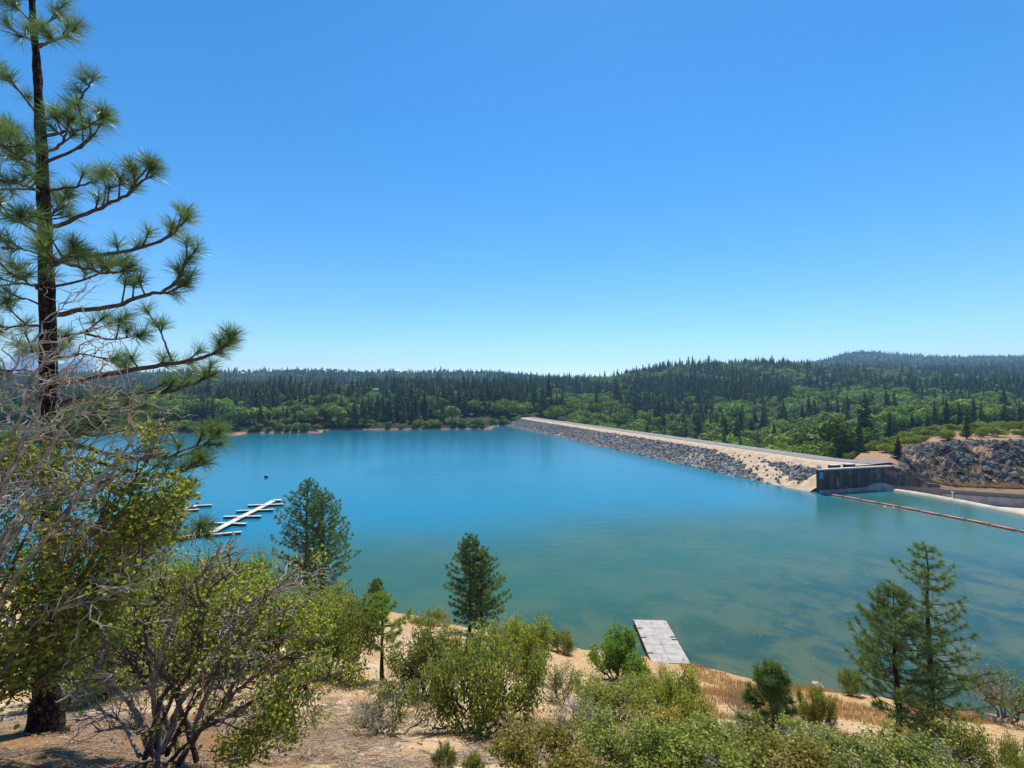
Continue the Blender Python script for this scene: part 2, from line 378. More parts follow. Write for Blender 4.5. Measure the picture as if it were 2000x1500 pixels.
def grid_mesh(x, y, z):
    n, m = x.shape; v = np.stack((x, y, z), -1).reshape(-1, 3)
    i = np.arange(n - 1)[:, None] * m; j = np.arange(m - 1)[None]
    return v, np.stack((i + j, i + j + 1, i + m + j + 1, i + m + j), -1).reshape(-1, 4)
gx = np.concatenate((np.arange(-110, -22, 1.5), np.arange(-22, 45, .3), np.arange(45, 111, 1.5)))
gy = np.concatenate((np.arange(-40, -4, 2), np.arange(-4, 22, .22), np.arange(22, 60, .4), np.arange(60, 92, 2)))
XX, YY = np.meshgrid(gx, gy, indexing='xy'); ZZ = gz(XX, YY)
mb = MB(); v, f = grid_mesh(XX, YY, ZZ); mb.add(v, f)
hillside = tag(mb.build('ground', M['ground'], smooth=True), 'sandy slope falling from the viewpoint to the lake', kind='structure')

# ------------------------------------------------------------------ far terrain
def zc(py, Y): return EYE - (py - 770) / FPX * Y
FARC = {
 -900: [(50, -9), (300, -9), (315, 1.5), (430, 10), (700, 26), (1300, 80), (2000, 110), (3500, 60), (9000, 40)],
 0: [(50, -9), (300, -9), (312, 1.5), (430, 8), (700, 20), (1300, zc(742, 1300)), (2000, 90), (3500, 60), (9000, 40)],
 250: [(50, -9), (290, -9), (300, 1.5), (430, 6), (800, 20), (1500, zc(736, 1500)), (2200, 80), (3500, 60), (9000, 40)],
 350: [(50, -9), (285, -9), (294, 2.2), (330, 6), (480, 12), (800, 20), (1500, zc(734, 1500)), (2300, 80), (3500, 60), (9000, 40)],
 440: [(50, -9), (272, -9), (281, 2.0), (300, 3), (330, 8), (520, zc(784, 520)), (700, 14), (1000, 30), (1600, zc(732, 1600)), (2400, 80), (9000, 40)],
 600: [(50, -9), (292, -9), (300, 2.4), (316, 2.6), (350, 8), (560, zc(776, 560)), (760, 16), (1000, 30), (1700, zc(728, 1700)), (2400, 80), (9000, 40)],
 740: [(50, -9), (318, -9), (327, 2.4), (340, 2.6), (375, 8), (600, zc(772, 600)), (800, 18), (1050, 30), (1700, zc(732, 1700)), (2400, 80), (9000, 40)],
 885: [(50, -9), (322, -9), (331, 2.4), (345, 2.6), (380, 8), (620, zc(769, 620)), (820, 20), (1050, 32), (1700, zc(731, 1700)), (2400, 80), (9000, 40)],
 962: [(50, -9), (322, -9), (331, 1.2), (345, 1.5), (380, 7), (620, zc(768, 620)), (820, 22), (1050, 32), (1700, zc(733, 1700)), (2400, 80), (9000, 40)],
 985: [(50, -9), (360, -9), (368, 2.4), (380, 4), (420, 9), (640, zc(768, 640)), (820, 22), (1050, 34), (1700, zc(735, 1700)), (2400, 80), (9000, 40)],
 1030: [(50, -9), (366, -9), (374, 4), (384, 5.5), (420, 9), (640, zc(768, 640)), (820, 22), (1050, 40), (1700, zc(738, 1700)), (2400, 80), (9000, 40)],
 1100: [(50, -9), (320, -9), (345, -6), (370, 3), (470, zc(792, 470)), (560, 13), (760, 26), (1400, zc(745, 1400)), (2400, 50), (9000, 40)],
 1200: [(50, -9), (270, -10), (330, -9), (400, -1), (560, 12), (900, zc(750, 900)), (1300, 50), (2400, 45), (9000, 30)],
 1350: [(50, -9), (205, -10), (290, -13), (450, 0), (650, 32), (850, zc(724, 850)), (1100, 62), (2500, 60), (9000, 30)],
 1500: [(50, -9), (180, -9), (240, -12), (400, -1), (640, 32), (880, zc(722, 880)), (1200, 70), (2500, zc(716, 2500)), (3500, 100), (9000, 30)],
 1600: [(50, -9), (145, -8), (165, -3), (200, -8), (380, 2), (640, 30), (900, zc(726, 900)), (1300, 70), (2500, zc(710, 2500)), (3500, 100), (9000, 30)],
 1680: [(50, -9), (121, -8), (125, 5.6), (150, 6.2), (172, 3), (240, -2), (380, 5), (640, 30), (900, zc(730, 900)), (1300, 80), (2500, zc(687, 2500)), (3500, 100), (9000, 30)],
 1745: [(50, -9), (122, -8), (126, 5.5), (136, 6.8), (160, 7.5), (220, 3), (380, 8), (640, 30), (900, zc(733, 900)), (1400, 90), (2500, zc(695, 2500)), (3500, 100), (9000, 30)],
 1800: [(50, -9), (119, -7), (124, 1.5), (133, 4), (145, 9), (172, 10), (230, 6), (300, 4), (400, 9), (640, 30), (900, zc(735, 900)), (1400, 90), (2500, zc(698, 2500)), (3500, 100), (9000, 30)],
 1860: [(50, -9), (118, -7), (123, -.3), (131, 2), (146, 10.2), (175, 11.2), (230, zc(838, 230)), (300, 5), (400, 10), (640, 30), (900, zc(736, 900)), (1400, 90), (2500, zc(700, 2500)), (3500, 100), (9000, 30)],
 2000: [(50, -9), (116, -7), (122, -1), (131, 1.5), (148, 11), (185, 12), (240, zc(833, 240)), (320, 5), (420, 12), (640, 32), (900, zc(740, 900)), (1400, 100), (2500, zc(700, 2500)), (3500, 100), (9000, 30)],
 3000: [(50, -9), (116, -7), (122, -1), (131, 1.5), (148, 11), (185, 12), (240, 9), (320, 5), (420, 12), (640, 32), (900, 60), (1400, 100), (2500, 220), (3500, 100), (9000, 30)],
}
FPXS = np.array(sorted(FARC))
FY = np.exp(np.linspace(math.log(55), math.log(4200), 300))
TAB = np.array([np.interp(np.log(FY), np.log([a for a, b in FARC[p]]), [b for a, b in FARC[p]]) for p in FPXS])
FCX = np.arange(-900, 3001, 12.0)
TAB = np.array([[np.interp(c, FPXS, TAB[:, j]) for c in FCX] for j in range(len(FY))])        # rows Y, cols px
near = np.clip((FY - 160) / 400, 0, 1)[:, None]
ker = np.array([1, 2, 3, 2, 1]) / 9
sm = np.apply_along_axis(lambda r: np.convolve(np.pad(r, 2, 'edge'), ker, 'valid'), 1, TAB)
TAB = TAB * (1 - near) + sm * near
FX = (FCX[None] - 1000) / FPX * FY[:, None]
TAB = TAB + fbm(FX / 90, FY[:, None] / 90 + FX * 0, 21, 4) * np.clip((FY[:, None] - 330) / 600, 0, 1) * 14
def fz(x, y):
    x = np.asarray(x, float); y = np.asarray(y, float)
    c = (x / y * FPX + 1000 - FCX[0]) / 12.0; r = (np.log(y) - math.log(55)) / (math.log(4200) - math.log(55)) * (len(FY) - 1)
    c = np.clip(c, 0, len(FCX) - 1.001); r = np.clip(r, 0, len(FY) - 1.001); ci = c.astype(int); ri = r.astype(int); c = c - ci; r = r - ri
    return (TAB[ri, ci] * (1 - c) + TAB[ri, ci + 1] * c) * (1 - r) + (TAB[ri + 1, ci] * (1 - c) + TAB[ri + 1, ci + 1] * c) * r
mb = MB(); v, f = grid_mesh(FX, FY[:, None] + FX * 0, TAB); mb.add(v, f[:, ::-1])
tag(mb.build('hills', M['far'], smooth=True), 'wooded hills round the reservoir', kind='structure')

# ------------------------------------------------------------------ lake
mb = MB()
lake_pts = [(-700, 8), (108, 8), (107.5, 60), (106.3, 96), (103.6, 110), (100, 121.5), (78.2, 116.9), (79, 121), (88, 142), (14, 384), (-60, 400), (-700, 420)]
me = bpy.data.meshes.new('water'); me.from_pydata([(x, y, 0) for x, y in lake_pts], [], [list(range(len(lake_pts)))]); me.materials.append(M['water'])
tag(obj('water', me), 'turquoise reservoir water turning green over the shallows', kind='structure')

# ------------------------------------------------------------------ dam
A = np.array((91., 137.)); B = np.array((12.7, 380.)); DL = np.linalg.norm(B - A); DD = (B - A) / DL; DN = np.array((-DD[1], DD[0]))   # DN points to the lake
def dam_pt(t, o, z=None):
    """t metres along the crest from its near end, o metres out from the centre line towards the lake"""
    p = A + DD * t + DN * o
    return (p[0], p[1], z)
def lake_toe(t): return 20 + 0 * t
def dam_z(t, o):
    toe = lake_toe(t)
    crest = 5.9
    return np.where(o > 6, crest - (o - 6) * (crest / (toe - 6)), np.where(o < -6, crest - (-6 - o) * .52, crest))
ts = np.concatenate((np.arange(-13, 0, 1.0), np.arange(0, DL + 22, 2.5)))
os_ = np.array([-42, -30, -20, -12, -6.6, -6, -3, 0, 3, 6, 6.6, 8, 10, 12, 14, 16, 18, 20, 22, 24, 26, 28, 32, 40.])
T, O = np.meshgrid(ts, os_, indexing='ij'); Z = dam_z(T, O)
Z = Z + fbm(T * .3, O * .3, 5, 3) * .35 * (np.abs(O) > 6.2)
V = A[None, None] + DD * T[..., None] + DN * O[..., None]
dam = empty('earth_dam', (*A, 0), 'long earth dam with dark rock facing between lake and forest', 'dam')
def local(o, root):
    o.location = -root.location; return o
mb = MB(); v, f = grid_mesh(V[..., 0], V[..., 1], Z); mb.add(v, f[:, ::-1]); local(mb.build('embankment', M['sand'], dam, True), dam)
# road on the crest, turning off behind the spillway wall
rc = [dam_pt(t, -1.2) for t in np.arange(DL + 14, -6, -6.0)]
rc = np.array([(a, b) for a, b, _ in rc] + [(99.5, 129.0), (105, 131.5)])
def strip(mb, c, w, z, mat=0):
    t = nrm(np.gradient(c, axis=0)); n = np.stack((-t[:, 1], t[:, 0]), -1)
    zz = np.broadcast_to(z, (len(c),))
    v = np.concatenate((np.c_[c + n * w / 2, zz], np.c_[c - n * w / 2, zz])); k = len(c); i = np.arange(k - 1)
    mb.add(v, np.stack((i, i + k, i + k + 1, i + 1), -1), mat)
mb = MB(); rcz = np.maximum(6.0, np.where(rc[:, 1] < 131, 6.0, np.where(np.arange(len(rc)) > len(rc) - 4, fz(rc[:, 0], rc[:, 1]) + .25, 6.0))); strip(mb, rc, 7.2, rcz); tag(mb.build('road', M['asphalt']), 'grey road along the dam crest', kind='structure')

def ico(sub):
    import bmesh
    bm = bmesh.new(); bmesh.ops.create_icosphere(bm, subdivisions=sub, radius=1); bm.verts.ensure_lookup_table()
    v = np.array([p.co[:] for p in bm.verts]); f = np.array([[q.index for q in g.verts] for g in bm.faces]); bm.free(); return v, f
ICO1, ICO2, ICO3 = ico(1), ico(2), ico(3)
def rock_shape(rng, base=ICO1, cut=5):
    v = base[0].copy() * rng.uniform(.75, 1.2, (len(base[0]), 1)) if base is ICO1 else base[0].copy()
    for _ in range(cut):
        d = nrm(rng.normal(0, 1, 3)); h = rng.uniform(.35, .75); q = v @ d; v = v - np.maximum(q - h, 0)[:, None] * d
    return v * np.array((1, rng.uniform(.6, .95), rng.uniform(.45, .8))), base[1]
def rot_rand(rng):
    q = nrm(rng.normal(0, 1, 4)); w, x, y, z = q
    return np.array([(1 - 2 * (y * y + z * z), 2 * (x * y - z * w), 2 * (x * z + y * w)), (2 * (x * y + z * w), 1 - 2 * (x * x + z * z), 2 * (y * z - x * w)), (2 * (x * z - y * w), 2 * (y * z + x * w), 1 - 2 * (x * x + y * y))])
rock_meshes = []
for k in range(8):
    mb = MB(); v, f = rock_shape(RNG, ICO2 if k < 3 else ICO1); mb.add(v, f); rock_meshes.append(mb.mesh('stone', M['rock_pale'] if k == 7 else M['rock']))
rock_shapes = [rock_shape(RNG) for _ in range(8)]
shard_meshes, shard_shapes = [], []
for k in range(10):
    v = ICO2[0].copy()
    for _ in range(11):
        d = nrm(RNG.normal(0, 1, 3)); h = RNG.uniform(.22, .62); q = v @ d; v = v - np.maximum(q - h, 0)[:, None] * d
    v = v * np.array((2.1, 1.1, .9)); shard_shapes.append((v, ICO2[1])); mb = MB(); mb.add(v, ICO2[1]); shard_meshes.append(mb.mesh('rock', M['cliff']))
# riprap: on the lake face, left off the access track that runs down to the water at the near end
def on_riprap(t, o):
    toe = lake_toe(t); s = (o - 6) / (toe - 6)
    trk = (27 - t) / 34            # where the track lies on the slope (0 at crest, 1 at water)
    keep = (s > .15) & (s < 1.12)
    keep &= ~((t < 31) & (np.abs(s - trk) < .21 + .05 * np.sin(t * 1.7)))
    keep &= ~((t < -2) & (s > trk - .05))
    keep &= ~((t < 31) & (s < .27 + .06 * np.sin(t * 1.1)))
    keep &= ~((t < -9) & (s > .62))
    keep |= (s > .15) & (s < 1.05) & (RNG.random(len(t)) < .035)
    return keep
tt = RNG.uniform(-8, DL + 4, 36000); oo = RNG.uniform(6.3, 23, 36000); k = on_riprap(tt, oo); tt = tt[k]; oo = oo[k]
zz = dam_z(tt, oo); sz = RNG.uniform(.22, .52, len(tt)) * np.where(RNG.random(len(tt)) < .12, 1.7, 1)
sfr = (oo - 6) / (lake_toe(tt) - 6)
pale = RNG.random(len(tt)) < np.clip((sfr - .78) * 4, .04, .8)
dist = np.hypot(A[0] + DD[0] * tt + DN[0] * oo, A[1] + DD[1] * tt + DN[1] * oo)
order = np.argsort(-(sz / dist)); big = order[:300]; rest = order[300:]
for i in big:
    p = dam_pt(tt[i], oo[i], zz[i] + sz[i] * .2)
    o = obj('stone', rock_meshes[7 if pale[i] else RNG.integers(0, 7)], dam); o.location = Vector(p) - dam.location
    s = sz[i] * 1.1; o.scale = (s, s, s); o.rotation_euler = RNG.uniform(0, 6.28, 3)
mb = MB()
for i in rest:
    v, f = rock_shapes[RNG.integers(0, 8)]
    mb.add((v * sz[i]) @ rot_rand(RNG).T + np.array(dam_pt(tt[i], oo[i], zz[i] + sz[i] * .15)), f, 1 if pale[i] else 0)
tag(local(mb.build('riprap', [M['rock'], M['rock_pale']], dam), dam), kind='stuff')
# poles along the crest
for t, h in ((30, 6.2), (95, 6), (170, 6), (225, 6)):
    p = dam_pt(t, -7.2, 5.0)
    e = empty('utility_pole', p, 'thin weathered utility pole standing beside the dam road', 'pole', 'poles along the dam road')
    mb = MB(); tube(mb, [(0, 0, 0), (0, 0, h)], [.13, .09], 8); mb.build('pole', M['wood_pole'], e)
    mb = MB(); box(mb, (0, 0, h - .5), (.5, .05, .06)); mb.build('crossarm', M['wood_pole'], e)
p = dam_pt(-1, 16.2, 1.55)
e = empty('depth_post', p, 'thin dark marker post on the sandy track by the water', 'post')
mb = MB(); tube(mb, [(0, 0, 0), (0, 0, 2.4)], [.07, .06], 6); mb.build('post', M['cable'], e)
mb = MB(); box(mb, (0, 0, .15), (.3, .3, .25)); mb.build('base', M['rock'], e)

# ------------------------------------------------------------------ spillway
W0 = np.array((77.6, 117.)); W1 = np.array((101.2, 123.2)); W2 = np.array((108.6, 121.0)); W3 = np.array((111.5, 120.6)); W4 = np.array((165., 117.))
def slab(mb, p, q, zt0, zt1, zb0, zb1, th, mat=0):
    """upright wall from p to q, its front face on the line, th thick behind"""
    d = nrm(q - p); n = np.array((-d[1], d[0]))
    v = [(*p, zb0), (*q, zb1), (*q, zt1), (*p, zt0), (*(p + n * th), zb0), (*(q + n * th), zb1), (*(q + n * th), zt1), (*(p + n * th), zt0)]
    mb.add(v, [(0, 1, 2, 3), (5, 4, 7, 6), (3, 2, 6, 7), (1, 5, 6, 2), (4, 0, 3, 7), (0, 4, 5, 1)], mat)
sw = empty('spillway_wall', (*W0, 0), 'tall dark stained concrete wall at the end of the dam', 'wall')
segs = 4
for k in range(segs):
    a = W0 + (W1 - W0) * k / segs; b = W0 + (W1 - W0) * (k + 1) / segs; g = nrm(W1 - W0) * .04
    mb = MB(); slab(mb, a + g, b - g, 5.7, 5.7, -7, -7, .8); local(mb.build('wall_panel', M['wall'], sw), sw)
dn = nrm(W1 - W0); wnrm = np.array((-dn[1], dn[0]))
mb = MB(); slab(mb, W0 + wnrm * .1, W1 + wnrm * .1, 5.6, 5.6, -7, -7, .55); local(mb.build('joint_filler', M['black'], sw), sw)
mb = MB(); slab(mb, W0 - wnrm * .12 - dn * .1, W1 - wnrm * .12, 6.0, 6.0, 5.704, 5.704, 1.05); local(mb.build('coping', M['coping'], sw), sw)
mb = MB(); slab(mb, W1 + dn * .02, W2, 5.7, 1.6, -7, -7, .8); local(mb.build('wing_wall', M['wall'], sw), sw)
mb = MB(); d2 = nrm(W2 - W1); n2 = np.array((-d2[1], d2[0])); slab(mb, W1 - n2 * .1 + dn * .05, W2 - n2 * .1, 5.95, 1.85, 5.704, 1.604, 1.0); local(mb.build('wing_coping', M['wall'], sw), sw)
mb = MB(); slab(mb, W2 + .02, W3, 1.6, 1.5, -7, -7, .8); local(mb.build('end_pier', M['wall'], sw), sw)
mb = MB(); slab(mb, W0 - wnrm * .06 + dn * .15, W0 - wnrm * .06 + dn * 1.35, 5.3, 5.3, 3.6, 3.6, .05); local(mb.build('sign_plate', M['blue'], sw), sw)
mb = MB(); slab(mb, W0 - wnrm * .35, W1 - wnrm * .35, .75, .75, -7, -7, .34); local(mb.build('footing', M['concrete_pink'], sw), sw)
cw = empty('channel_wall', (*W3, 0), 'low concrete wall along the spillway channel below the rock cut', 'wall')
mb = MB(); slab(mb, W3 + .05, W4, .3, -2.6, -.75, -3.75, .6); local(mb.build('wall_top', M['wall'], cw), cw)
dch = nrm(W4 - W3); nch = np.array((-dch[1], dch[0]))
mb = MB(); slab(mb, W3 - nch * .5, W4 - nch * .5, -.754, -3.754, -7, -10, 1.0); local(mb.build('wall_base', M['concrete_pink'], cw), cw)
# weir: rounded concrete crest, then the channel floor falling away behind it
wc = np.array([(97.5, 122.3), (99.5, 119.5), (101.6, 116), (103.6, 110), (105.0, 103), (106.3, 96), (107.3, 80), (108, 60), (108.5, 40)])
tw = np.linspace(0, 1, 60); L = np.r_[0, np.cumsum(np.linalg.norm(np.diff(wc, axis=0), axis=1))]; L /= L[-1]
wcs = np.c_[np.interp(tw, L, wc[:, 0]), np.interp(tw, L, wc[:, 1])]
for _ in range(3): wcs[1:-1] = (wcs[:-2] + 2 * wcs[1:-1] + wcs[2:]) / 4
wt = nrm(np.gradient(wcs, axis=0)); wnn = np.stack((-wt[:, 1], wt[:, 0]), -1)       # towards +X is the channel
if wnn[30, 0] < 0: wnn = -wnn
prof = [(-1.3, -4), (-1.2, -.3), (-.9, .25), (-.3, .5), (.4, .5), (1.1, .2), (2.2, -.6), (4, -1.7), (7, -2.6), (14, -3.2), (40, -4.6)]
wr = empty('weir', (*wcs[0], 0), 'curved tan concrete weir crest holding the lake back', 'weir')
OO_, TT_ = np.meshgrid([a for a, b in prof], np.arange(60)); ZP = np.array([b for a, b in prof])[None] + OO_ * 0
VX = wcs[:, None, 0] + wnn[:, None, 0] * OO_; VY = wcs[:, None, 1] + wnn[:, None, 1] * OO_
VY = np.minimum(VY, 120.0 + (VX - 111.5) * -.067 + 1.2)
mb = MB(); v, f = grid_mesh(VX[:, :7], VY[:, :7], ZP[:, :7]); mb.add(v, f); local(mb.build('crest', M['concrete'], wr, True), wr)
mb = MB(); v, f = grid_mesh(VX[:, 6:], VY[:, 6:], ZP[:, 6:]); mb.add(v, f); local(mb.build('channel_floor', M['concrete'], wr, True), wr)
mb = MB(); v = ICO3[0] * np.array((4.8, 1.2, 2.0)); keep = v; R = np.array([(dn[0], -dn[1], 0), (dn[1], dn[0], 0), (0, 0, 1)])
mb.add(v @ R.T + np.array((*(W0 + dn * 19.5 - wnrm * .2), -.2)), ICO3[1]); local(mb.build('training_mound', M['concrete_pink'], wr, True), wr)
e = empty('gauge_post', (104.2, 109.6, .5), 'short white gauge post standing on the weir crest', 'post')
mb = MB(); tube(mb, [(0, 0, -.1), (0, 0, 1.3)], [.14, .12], 8); mb.build('post', M['white'], e)
mb = MB(); box(mb, (0, 0, 1.35), (.35, .08, .1)); mb.build('cap', M['white'], e)
for k, t in enumerate((8.0, 13.0)):
    p = W0 + dn * t + wnrm * 2.6
    e = empty('culvert_box', (*p, 5.6), ('concrete box with its shadow coloured in, on the crest beside the sandy shoulder', 'concrete box with its shadow coloured in, on the crest near the road end')[k], 'culvert')
    R = np.array([(dn[0], -dn[1], 0), (dn[1], dn[0], 0), (0, 0, 1)])
    mb = MB(); box(mb, (0, 0, .3), (1.5, .5, .5), R); mb.build('body', M['wall'], e)  # dark wall material stands in for shadow on the block
    mb = MB(); box(mb, (0, 0, .86), (1.65, .65, .05), R); mb.build('lid', M['coping'], e)

# boom of orange floats
fb = empty('float_boom', (*P(1615, 962, 116.5)[:2], 0), 'line of long orange floats strung across the spillway mouth', 'boom')
b0 = np.array((78.8, 115.6)); b1 = np.array((95.6, 77.6)); bdir = nrm(b1 - b0)
fl_mb = MB(); tube(fl_mb, [(-1.72, 0, 0), (-1.70, 0, 0), (-1.62, 0, 0), (1.62, 0, 0), (1.70, 0, 0), (1.72, 0, 0)], [.01, .2, .25, .25, .2, .01], 12); fl_me = fl_mb.mesh('float', M['orange'], True)
for k in range(18):
    p = b0 + bdir * (1.8 + 3.75 * k) + np.array((-bdir[1], bdir[0])) * (.8 * math.sin(k * .35) + .15 * math.sin(k * 2.1)); ang = math.atan2(bdir[1], bdir[0]) + .1 * math.cos(k * .35)
    o = obj('float', fl_me, fb); o.location = Vector((*p, .10)) - fb.location; o.rotation_euler = (0, 0, ang + random.uniform(-.03, .03))
mb = MB(); q = [np.array((*(b0 + bdir * s + np.array((-bdir[1], bdir[0])) * .8 * math.sin((s - 1.8) / 3.75 * .35)), .08)) for s in np.linspace(0, 67, 40)]; tube(mb, q, .06, 6); local(mb.build('cable', M['cable'], fb), fb)

# rock cut
cliff_px = np.linspace(1752, 2250, 90)
SS = np.linspace(0, 1, 34)
CX, S2 = np.meshgrid(cliff_px, SS, indexing='ij')
CY = 125 + S2 * 22 + (CX - 1752) / 250 * -1.0
CXX = (CX - 1000) / FPX * CY
CZ = fz(CXX, CY)
jag = np.abs(fbm(CX / 16 + S2 * 4, S2 * 7, 31, 4)) * 3.4 + np.abs(vnoise(CX / 7, S2 * 12, 33)) * 1.3
env = np.clip(np.minimum(S2 * 5, (1 - S2) * 5), 0, 1) * np.clip((CX - 1752) / 30, 0, 1)
CZ = CZ + .25 + jag * env
mb = MB(); v, f = grid_mesh(CXX, CY, CZ); mb.add(v, f)
cliff = tag(mb.build('rock_cliff', M['cliff']), 'dark blasted rock cut above the spillway channel', kind='structure')
n = 2600; cpx = RNG.uniform(1762, 2120, n); cs = RNG.uniform(.06, .97, n)
top_edge = np.clip((cpx - 1762) / 60, .25, 1)
k = (cs < top_edge); k &= vnoise(cpx / 28, cs * 5, 41) > -.22; cpx = cpx[k]; cs = cs[k]
cy = 125 + cs * 22 - (cpx - 1752) / 250; cx = (cpx - 1000) / FPX * cy
ii = np.clip(((cpx - 1752) / (2250 - 1752) * 89).astype(int), 0, 89); jj = np.clip((cs * 33).astype(int), 0, 33); czz = CZ[ii, jj]
czz = czz - .25; csz = RNG.uniform(.4, 1.0, len(cpx)) * np.where(RNG.random(len(cpx)) < .15, 1.7, 1)
order = np.argsort(-csz * (cpx < 2010))
for i in order[:280]:
    o = obj('rock', shard_meshes[RNG.integers(0, 10)], cliff); o.location = (cx[i], cy[i], czz[i]); s = csz[i]; o.scale = (s, s, s); o.rotation_euler = (RNG.uniform(0, 6.28), RNG.normal(-.9, .35), RNG.normal(.5, .4))
mb = MB()
for i in order[280:]:
    v, f = shard_shapes[RNG.integers(0, 10)]; mb.add(v * csz[i] @ rot_rand(RNG).T + np.array((cx[i], cy[i], czz[i])), f)
tag(mb.build('rubble', M['cliff'], cliff), kind='stuff')
# dry grass on the ledges and along the foot of the cut
gp = []
for px0, s0, wpx, hs, m in ((1835, .18, 26, .05, 900), (1905, .26, 34, .05, 1200), (1965, .34, 30, .05, 900), (1790, .12, 20, .05, 500), (1930, .03, 130, .03, 2600), (1985, .9, 40, .06, 700)):
    a = RNG.normal(px0, wpx / 2, m); b = np.clip(RNG.normal(s0, hs, m), 0, .99); yy = 125 + b * 22 - (a - 1752) / 250; gp.append(np.c_[(a - 1000) / FPX * yy, yy, CZ[np.clip(((a - 1752) / 498 * 89).astype(int), 0, 89), (b * 33).astype(int)] - .1])
gp = np.concatenate(gp); n = len(gp); hgt_ = RNG.uniform(.4, 1.0, n)[:, None]; sd = nrm(RNG.normal(0, 1, (n, 3)) * np.array((1, 1, 0))) * .06
mb = MB(); mb.add(np.stack((gp - sd, gp + sd, gp + np.c_[RNG.normal(0, .3, (n, 2)), np.ones(n)] * hgt_), 1).reshape(-1, 3), np.arange(n * 3).reshape(-1, 3), 0, np.repeat(RNG.random(n), 3))
tag(mb.build('grass', M['grass']), 'yellow dry grass on the ledges of the rock cut', None, None, 'stuff')

# ------------------------------------------------------------------ floating docks
def wpt(px, py):
    Y = EYE * FPX / (py - 770); return np.array(((px - 1000) / FPX * Y, Y))
def plank_float(mb_top, mb_side, a, b, w, z=.42, h=.3):
    d = nrm(b - a); ang = math.atan2(d[1], d[0]); R = np.array([(math.cos(ang), -math.sin(ang), 0), (math.sin(ang), math.cos(ang), 0), (0, 0, 1)])
    c = (a + b) / 2; L = np.linalg.norm(b - a) / 2
    box(mb_top, (*c, z), (L, w / 2, .05), R); box(mb_side, (*c, z - .05 - h / 2 - .002), (L - .06, w / 2 - .06, h / 2), R)
def slip_dock(main, fingers, label):
    e = empty('boat_slip_dock', (*main[0], 0), label, 'dock', 'floating boat slips')
    mt, ms = MB(), MB()
    for a, b in zip(main[:-1], main[1:]): plank_float(mt, ms, a, b + nrm(b - a) * .4, 1.25, .50)
    local(mt.build('walkway', M['dock'], e), e); local(ms.build('walkway_float', M['dock_dark'], e), e)
    for a, b in fingers:
        mt, ms = MB(), MB(); plank_float(mt, ms, a, b, .62, .40)
        fo = local(mt.build('finger', M['dock'], e), e); o = ms.build('finger_float', M['dock_dark'], fo)
    return e
slip_dock([wpt(552, 979), wpt(538, 980), wpt(520, 990), wpt(470, 1015), wpt(412, 1046)],
          [(wpt(487, 989), wpt(556, 986.5)), (wpt(464, 1000), wpt(537, 997)), (wpt(440, 1011), wpt(513, 1010)), (wpt(414, 1023), wpt(484, 1025)), (wpt(386, 1037), wpt(440, 1033)), (wpt(405, 1047), wpt(475, 1041)), (wpt(327, 1052), wpt(405, 1046))],
          'pale zigzag floating dock with paired fingers beside the twin pines')
slip_dock([wpt(385, 991), wpt(360, 997), wpt(325, 1009), wpt(285, 1024)],
          [(wpt(345, 992), wpt(417, 988)), (wpt(322, 1001), wpt(392, 997)), (wpt(300, 1012), wpt(365, 1008)), (wpt(270, 1022), wpt(330, 1020))],
          'pale floating dock half hidden behind the big pine branches')
# swimming float by the bank
q = [wpt(1235, 1216), wpt(1298, 1217), wpt(1346, 1298), wpt(1259, 1282)]
fd = empty('float_platform', (*q[3], 0), 'weathered grey floating platform moored against the sandy bank', 'platform')
o0 = q[0]; ex = q[1] - q[0]; ey = ((q[3] - q[0]) / 1 + (q[2] - q[1])) / 2
ey = ey * 1.12
def quadprism(mb, a, b, c, d, z0, z1):
    v = [(*p, z0) for p in (a, b, c, d)] + [(*p, z1) for p in (a, b, c, d)]
    mb.add(v, [(0, 1, 2, 3), (7, 6, 5, 4), (0, 4, 5, 1), (1, 5, 6, 2), (2, 6, 7, 3), (3, 7, 4, 0)])
nb = 5; mcol = 2
for i in range(nb):
    for j in range(mcol):
        g0, g1 = .004, .002
        a0, a1 = i / nb + g1, (i + 1) / nb - g1; c0, c1 = j / mcol + g0, (j + 1) / mcol - g0
        mb = MB(); dz = random.uniform(-.008, .008)
        quadprism(mb, o0 + ex * c0 + ey * a0, o0 + ex * c1 + ey * a0, o0 + ex * c1 + ey * a1, o0 + ex * c0 + ey * a1, .50 + dz, .56 + dz)
        local(mb.build('deck_panel', M['dock_grey'], fd), fd)
mb = MB(); quadprism(mb, o0 + ex * .01, o0 + ex * .99, o0 + ex * .99 + ey * .995, o0 + ex * .01 + ey * .995, -.2, .495); local(mb.build('hull', M['dock_dark'], fd), fd)
mb = MB(); quadprism(mb, o0 - ey * .03 - ex * .02, o0 + ex * .93 - ey * .03, o0 + ex * .93 - ey * .003, o0 - ex * .02 - ey * .003, .3, .5); local(mb.build('end_fender', M['concrete_pink'], fd), fd)
for s, r in ((0.02, .22), (.02, .45), (.02, .80), (.86, .43), (.86, .49)):
    c = o0 + ex * (s + .06) + ey * r; mb = MB(); box(mb, (*c, .60), (.26, .04, .03)); local(mb.build('cleat', M['cable'], fd), fd)
